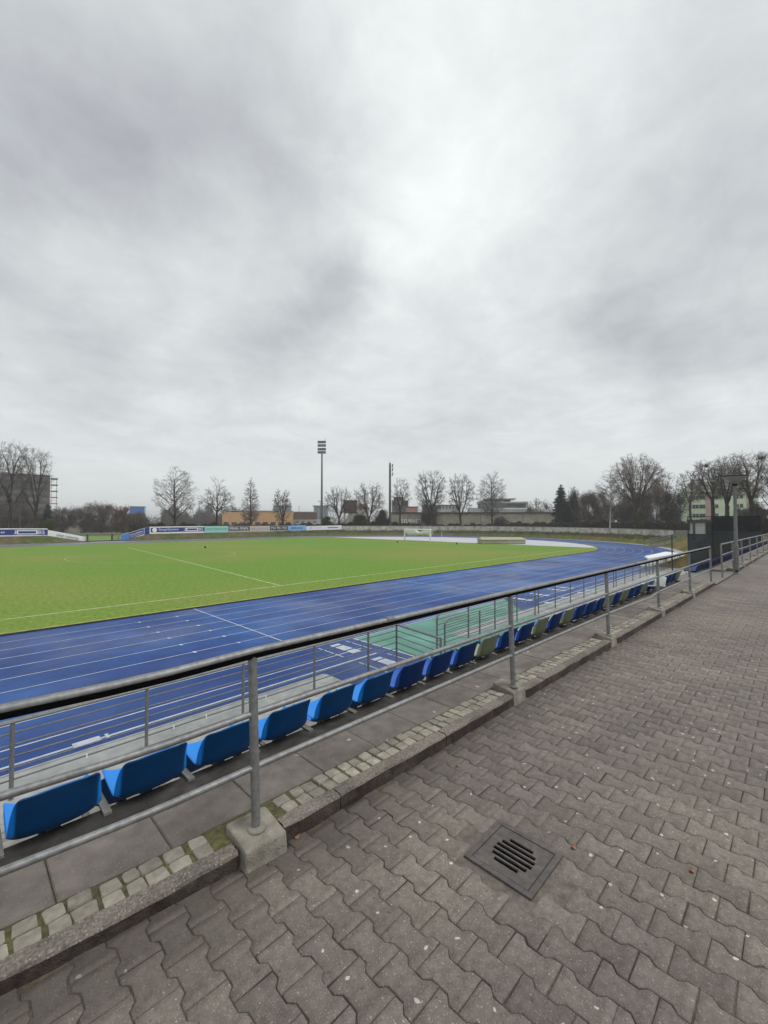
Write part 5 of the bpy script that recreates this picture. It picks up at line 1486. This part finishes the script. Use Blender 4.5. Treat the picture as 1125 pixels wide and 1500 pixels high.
tree(893, 122, 687, 42, 'oval', 'pale stemmed birch standing in front of the brown trees', 25, z0=-1, npts=260, tw=.016, mtr='birch', cap=.22, mtw='twig')
tree(978, 140, 688, 40, 'round', 'thin leafless tree right of the largest one', 26, z0=-1, fork=.35, npts=220, tw=.018)
tree(1041, 84, 674, 50, 'high', 'leafless tree with a dark mistletoe ball, left of the near street lamp', 27, z0=-.5, fork=.42, npts=460, tw=.014, cap=.30, nests=((1036, 682, .42),))
tree(1066, 80, 667, 46, 'high', 'forked leafless tree standing directly behind the near street lamp', 28, z0=-.5, fork=.36, npts=460, tw=.014, cap=.32)
tree(1100, 72, 662, 56, 'high', 'tall leafless tree with a mistletoe ball, right of the near street lamp', 29, z0=-.5, fork=.40, npts=540, tw=.013, cap=.36, nests=((1117, 671, .40),))
tree(1134, 66, 672, 60, 'round', 'leafless tree cut off by the right edge', 30, z0=-.3, fork=.34, npts=260, tw=.013, cap=.36)
tree(1012, 120, 688, 34, 'high', 'faint leafless tree in front of the mint green roof', 31, z0=-1, fork=.45, npts=200, tw=.016)
tree(786, 175, 727, 20, 'round', 'small pale leafless tree left of the conifers', 32, z0=-1, fork=.35, npts=110, tw=.02, mtw='twig_grey', mtr='birch')
# conifers
cloudtree(822, 150, 770, 711, 30, 'tall dark conifer with a ragged pointed top', 41, 'tree', 'conifer', 'conifer', 9000, .24, 'conifer', 'dark conifers')
cloudtree(838, 148, 770, 716, 34, 'broader rounded dark evergreen right beside the pointed one', 42, 'tree', 'conifer', 'conifer', 9000, .18, 'bush', 'dark conifers')
cloudtree(70, 118, 775, 738, 22, 'small dark conifer at the foot of the scaffolding', 43, 'tree', 'conifer', 'conifer', 3600, .15, 'conifer', 'dark conifers')
# brown thickets
B = 'bare bushes behind the bank'
for i, (px, d, top, w, lab, m) in enumerate((
    (92, 125, 742, 34, 'brown bush right of the small conifer', 'twig'),
    (122, 128, 738, 44, 'wide brown bush left of the gap in the bank', 'twig'),
    (150, 132, 735, 42, 'tall reddish brown bush straight behind the gap', 'twig_red'),
    (180, 130, 740, 40, 'reddish brown bush below the blue building', 'twig_red'),
    (204, 134, 747, 40, 'lower brown bush at the start of the sloping board', 'twig'),
    (36, 120, 735, 50, 'dark brown bush behind the left trees', 'twig_red'),
    (8, 118, 730, 44, 'brown bush at the left edge below the office block', 'twig'),
    (70, 112, 761, 26, 'low ochre bush behind the corner of the sloping white board', 'olive_leaf'),
    (324+155, 148, 756, 16, 'olive green bush at the foot of the tall floodlight', 'olive_leaf'),
    (528, 147, 754, 28, 'low dark bush beneath the round leafless tree', 'hedge'),
    (560, 148, 746, 26, 'dark bush just left of the dark floodlight mast', 'hedge'),
    (629, 160, 733, 27, 'dark rounded evergreen behind the vase shaped tree', 'hedge'),
    (734, 152, 756, 24, 'small bare bush in front of the garage row', 'twig'),
    (800, 172, 733, 26, 'brown bush between the garage row and the conifers', 'twig_red'),
    (776, 182, 737, 14, 'small reddish bush right behind the end of the garage row', 'twig_red'),
    (862, 134, 718, 46, 'rounded brown tree right of the conifers', 'twig_red'),
    (886, 138, 709, 44, 'brown tree behind the birch', 'twig_red'),
    (914, 140, 722, 44, 'dark brown tree just right of the birch', 'twig_red'),
    (940, 132, 716, 48, 'dark undergrowth below the largest leafless tree', 'twig_red'),
    (962, 134, 702, 46, 'tall dark brown tree right of the largest one', 'twig_red'),
    (988, 128, 708, 42, 'dark greenish tree left of the mint green house', 'hedge'),
    (934, 118, 748, 17, 'small yellow green bush below the largest tree', 'olive_leaf'),
    (1108, 90, 738, 44, 'dark bush at the right edge behind the mesh fence', 'hedge'),
    (1085, 108, 744, 24, 'bare bush in front of the pink stair tower', 'twig'))):
    big = w*d/FP
    cloudtree(px, d, 770 if px > 240 else 780, top, w, lab, 60+i, 'bush' if top > 730 else 'tree', 'bare_bush' if m.startswith('twig') else 'bush', m, int(900*big), .15, 'bush', B)
# far misty wood
r = np.random.default_rng(5); n = 15000
px = r.uniform(236, 352, n); dd_ = r.uniform(215, 250, n)
topz = 6.5+2.8*np.sin(px*.13)+1.6*np.sin(px*.37+1)+r.normal(0, .8, n)
h = r.beta(1.3, 1.5, n)
C = np.stack([*np.array([spot(a, b) for a, b in zip(px, dd_)]).T, -2+h*(topz+3)], 1)
dr = r.normal(0, .4, (n, 3))+np.array([0, 0, .8]); dr /= np.linalg.norm(dr, axis=1, keepdims=True)
v, q = prisms(C-dr*.8, C+dr*.8, .06, .03, 3); tag(np_mesh('far_wood', v, q, M['twig_grey']), 'pale grey leafless wood in the misty distance behind the blue boards', 'wood', None, 'stuff')
r = np.random.default_rng(6); n = 16000
px = r.uniform(-60, 1200, n); dd_ = r.uniform(330, 420, n)
topz = 7+2.5*np.sin(px*.05)+1.8*np.sin(px*.17+1)+r.normal(0, 1.0, n); h = r.beta(1.1, 1.2, n)
C = np.stack([*np.array([spot(a, b) for a, b in zip(px, dd_)]).T, -2+h*(topz+2)], 1)
dr = r.normal(0, .5, (n, 3))+np.array([0, 0, .6]); dr /= np.linalg.norm(dr, axis=1, keepdims=True)
v, q = prisms(C-dr*1.3, C+dr*1.3, .18, .10, 3); tag(np_mesh('horizon_wood', v, q, M['twig_grey']), 'low grey belt of far trees along the horizon', 'wood', None, 'stuff')
# hedges
hedge(-60, 68, 92, 104, -2.2, -0.1, 'brown hedge behind the left boards', 1, n=6000)
hedge(190, 330, 106, 122, -2.2, 1.0, 'dark hedge behind the blue boards', 2)
hedge(330, 432, 128, 140, -2.2, 0.9, 'dark hedge in front of the orange hall', 3, n=5000)
hedge(432, 505, 140, 150, -2.0, 1.1, 'dark hedge in front of the brick building', 4, n=4500)
hedge(505, 600, 150, 152, -1.5, 1.3, 'dark hedge left of the goal behind the arena wall', 5)
hedge(600, 725, 153, 152, -1.5, 0.8, 'low dark hedge above the goal behind the arena wall', 6)
hedge(725, 850, 151, 142, -1.5, 1.4, 'dark hedge in front of the garage end and the conifers', 7)
hedge(850, 935, 134, 122, -1.2, 1.6, 'dark hedge behind the birch', 8)
hedge(935, 1030, 112, 92, -1.2, 1.6, 'dark hedge left of the mesh fence', 9)
hedge(1030, 1150, 78, 62, -1.0, 2.2, 'dark hedge behind the mesh fence', 10)

# ------------------------------------------------------------------ thin winter haze over the whole place
hz_ = bpy.data.materials.new('haze'); hn, hl = nodes_of(hz_)
hn.remove(hn['Principled BSDF']); pv = hn.new('ShaderNodeVolumePrincipled'); pv.inputs['Density'].default_value = 0.0006; pv.inputs['Color'].default_value = (.93, .94, .95, 1)
hl.new(pv.outputs[0], hn['Material Output'].inputs['Volume'])
mb = MB(); mb.box((60, 60, 20.5), (9600, 9600, 50.0)); tag(mb.build('haze', hz_), 'thin grey winter haze over the stadium and the distance', 'haze', None, 'stuff')
# ------------------------------------------------------------------ sky, sun, camera
w = bpy.data.worlds.new('World'); scene.world = w; w.use_nodes = True
nt = w.node_tree; n = nt.nodes; l = nt.links
for q in list(n): n.remove(q)
out = n.new('ShaderNodeOutputWorld')
sky = n.new('ShaderNodeTexSky'); sky.sky_type = 'NISHITA'; sky.sun_disc = False
SUN_EL, SUN_AZ = R(55), R(150)
sky.sun_elevation = SUN_EL; sky.sun_rotation = SUN_AZ
b1 = n.new('ShaderNodeBackground'); b1.inputs['Strength'].default_value = 0.05; l.new(sky.outputs[0], b1.inputs['Color'])
tc = n.new('ShaderNodeTexCoord')
def math_(op, a, b=None, c=None, clamp=False):
    m = n.new('ShaderNodeMath'); m.operation = op; m.use_clamp = clamp
    for i, v in enumerate((a, b, c)):
        if v is None: continue
        if hasattr(v, 'is_linked') or hasattr(v, 'links'): l.new(v, m.inputs[i])
        else: m.inputs[i].default_value = v
    return m.outputs[0]
nrm = n.new('ShaderNodeVectorMath'); nrm.operation = 'NORMALIZE'; l.new(tc.outputs['Generated'], nrm.inputs[0])
D0 = nrm.outputs[0]
sep = n.new('ShaderNodeSeparateXYZ'); l.new(D0, sep.inputs[0])
zc = math_('ADD', math_('MAXIMUM', sep.outputs['Z'], 0.0), 0.16)
cmb = n.new('ShaderNodeCombineXYZ')
l.new(math_('DIVIDE', sep.outputs['X'], zc), cmb.inputs[0]); l.new(math_('DIVIDE', sep.outputs['Y'], zc), cmb.inputs[1])
def noise(src, scale, detail, rough=.55, dist=0.0, off=(0,0,0)):
    a = n.new('ShaderNodeVectorMath'); a.operation = 'ADD'; a.inputs[1].default_value = off; l.new(src, a.inputs[0])
    z = n.new('ShaderNodeTexNoise'); z.inputs['Scale'].default_value = scale; z.inputs['Detail'].default_value = detail
    z.inputs['Roughness'].default_value = rough; z.inputs['Distortion'].default_value = dist
    l.new(a.outputs[0], z.inputs['Vector']); return z
nA = noise(cmb.outputs[0], 1.05, 5, .48, .25, (3.1, 1.7, 0))
nB = noise(cmb.outputs[0], 2.6, 5, .5, .2, (7.3, 2.2, 1))
# warp the direction a little so that the broad patches get ragged edges
wn = noise(D0, 4.0, 8, .62, 0, (1.3, 9.1, 4))
wv = n.new('ShaderNodeVectorMath'); wv.operation = 'MULTIPLY_ADD'
ws = n.new('ShaderNodeVectorMath'); ws.operation = 'SUBTRACT'; l.new(wn.outputs['Color'], ws.inputs[0]); ws.inputs[1].default_value = (.5, .5, .5)
l.new(ws.outputs[0], wv.inputs[0]); wv.inputs[1].default_value = (.24, .24, .16); l.new(D0, wv.inputs[2])
wd = n.new('ShaderNodeVectorMath'); wd.operation = 'NORMALIZE'; l.new(wv.outputs[0], wd.inputs[0])
def sky_dir(px, py):
    x = (px-562.5)/FP; u = (YH-py)/FP
    v = Vector((FW[0]+RT[0]*x, FW[1]+RT[1]*x, u)); return v.normalized()
acc = None
BLOBS = []
SKYB = 0.72
BLOBS = [  # px, py, angular radius in degrees, amount
    (150, 200, 13, -.17), (360, 210, 9, -.10), (20, 320, 10, -.10), (110, 385, 5, .15), (330, 330, 7, .06), (230, 470, 5, .06), (130, 510, 8, -.14), (495, 395, 3.6, -.12), (450, 460, 5, -.16), (370, 520, 5, -.08),
    (620, 40, 12, .10), (780, 160, 11, .09), (600, 370, 7, .12), (700, 330, 6, .06), (870, 480, 4.5, -.17), (940, 430, 4, -.07), (1000, 530, 5.5, -.14), (690, 460, 5, -.05), (1090, 330, 10, -.09), (1040, 130, 10, -.09), (60, 10, 12, -.02), (440, 90, 8, -.02)]
for (px, py, deg, amt) in BLOBS:
    v = sky_dir(px, py)
    dt = n.new('ShaderNodeVectorMath'); dt.operation = 'DOT_PRODUCT'; l.new(wd.outputs[0], dt.inputs[0]); dt.inputs[1].default_value = v
    s = 1-math.cos(R(deg))
    e = math_('MULTIPLY', math_('EXPONENT', math_('DIVIDE', math_('SUBTRACT', dt.outputs['Value'], 1.0), s)), amt*1.38)
    acc = e if acc is None else math_('ADD', acc, e)
lum = math_('ADD', acc, SKYB)
lum = math_('ADD', lum, math_('MULTIPLY', math_('SUBTRACT', nA.outputs['Fac'], .5), .30))
lum = math_('ADD', lum, math_('MULTIPLY', math_('SUBTRACT', nB.outputs['Fac'], .5), .24))
nC = noise(cmb.outputs[0], 5.0, 8, .62, .5, (2.3, 5.2, 8))
nD = noise(D0, 9.0, 8, .6, .6, (4.3, 1.2, 3))
lum = math_('ADD', lum, math_('MULTIPLY', math_('SUBTRACT', nD.outputs['Fac'], .5), .16))
lum = math_('ADD', lum, math_('MULTIPLY', math_('SUBTRACT', nC.outputs['Fac'], .5), .25))
# even brightness close to the horizon
hz = n.new('ShaderNodeMapRange'); hz.inputs['From Min'].default_value = .02; hz.inputs['From Max'].default_value = .22; l.new(sep.outputs['Z'], hz.inputs['Value'])
mixh = n.new('ShaderNodeMix'); mixh.data_type = 'FLOAT'; l.new(hz.outputs[0], mixh.inputs['Factor']); mixh.inputs['A'].default_value = SKYB+.04; l.new(lum, mixh.inputs['B'])
cr = n.new('ShaderNodeValToRGB'); l.new(mixh.outputs['Result'], cr.inputs['Fac'])
els = cr.color_ramp.elements
els[0].position = .15; els[0].color = (.24, .25, .278, 1); els[1].position = .95; els[1].color = (.84, .87, .87, 1)
e = els.new(.42); e.color = (.43, .448, .475, 1); e = els.new(.66); e.color = (.60, .63, .64, 1)
b2 = n.new('ShaderNodeBackground'); b2.inputs['Strength'].default_value = 1.15; l.new(cr.outputs['Color'], b2.inputs['Color'])
mxs = n.new('ShaderNodeMixShader'); mxs.inputs[0].default_value = 0.93
l.new(b1.outputs[0], mxs.inputs[1]); l.new(b2.outputs[0], mxs.inputs[2]); l.new(mxs.outputs[0], out.inputs['Surface'])

sun = bpy.data.lights.new('sun', 'SUN'); sun.energy = 1.5; sun.angle = R(40); sun.color = (1.0, .985, .96)
so = link(bpy.data.objects.new('sun', sun))
az = SUN_AZ
sdir = Vector((math.sin(az)*math.cos(SUN_EL), math.cos(az)*math.cos(SUN_EL), math.sin(SUN_EL)))
so.rotation_euler = sdir.to_track_quat('Z', 'Y').to_euler()

cam = bpy.data.cameras.new('camera'); co = link(bpy.data.objects.new('camera', cam)); scene.camera = co
cam.sensor_fit = 'HORIZONTAL'; cam.sensor_width = 36.0; cam.lens = 36.0*FP/1125.0
cam.clip_start = 0.05; cam.clip_end = 9000
co.location = (0, 0, CZ)
co.rotation_euler = (math.pi/2+math.atan2(YH-750, FP), 0, TH-math.pi/2)
vs_ = scene.view_settings; vs_.view_transform = 'Standard'; vs_.look = 'None'; vs_.exposure = 0.1; vs_.gamma = 1.0
vs_.use_curve_mapping = False
scene.render.resolution_x = 768; scene.render.resolution_y = 1024
scene.cycles.max_bounces = 5; scene.cycles.diffuse_bounces = 3; scene.cycles.glossy_bounces = 2
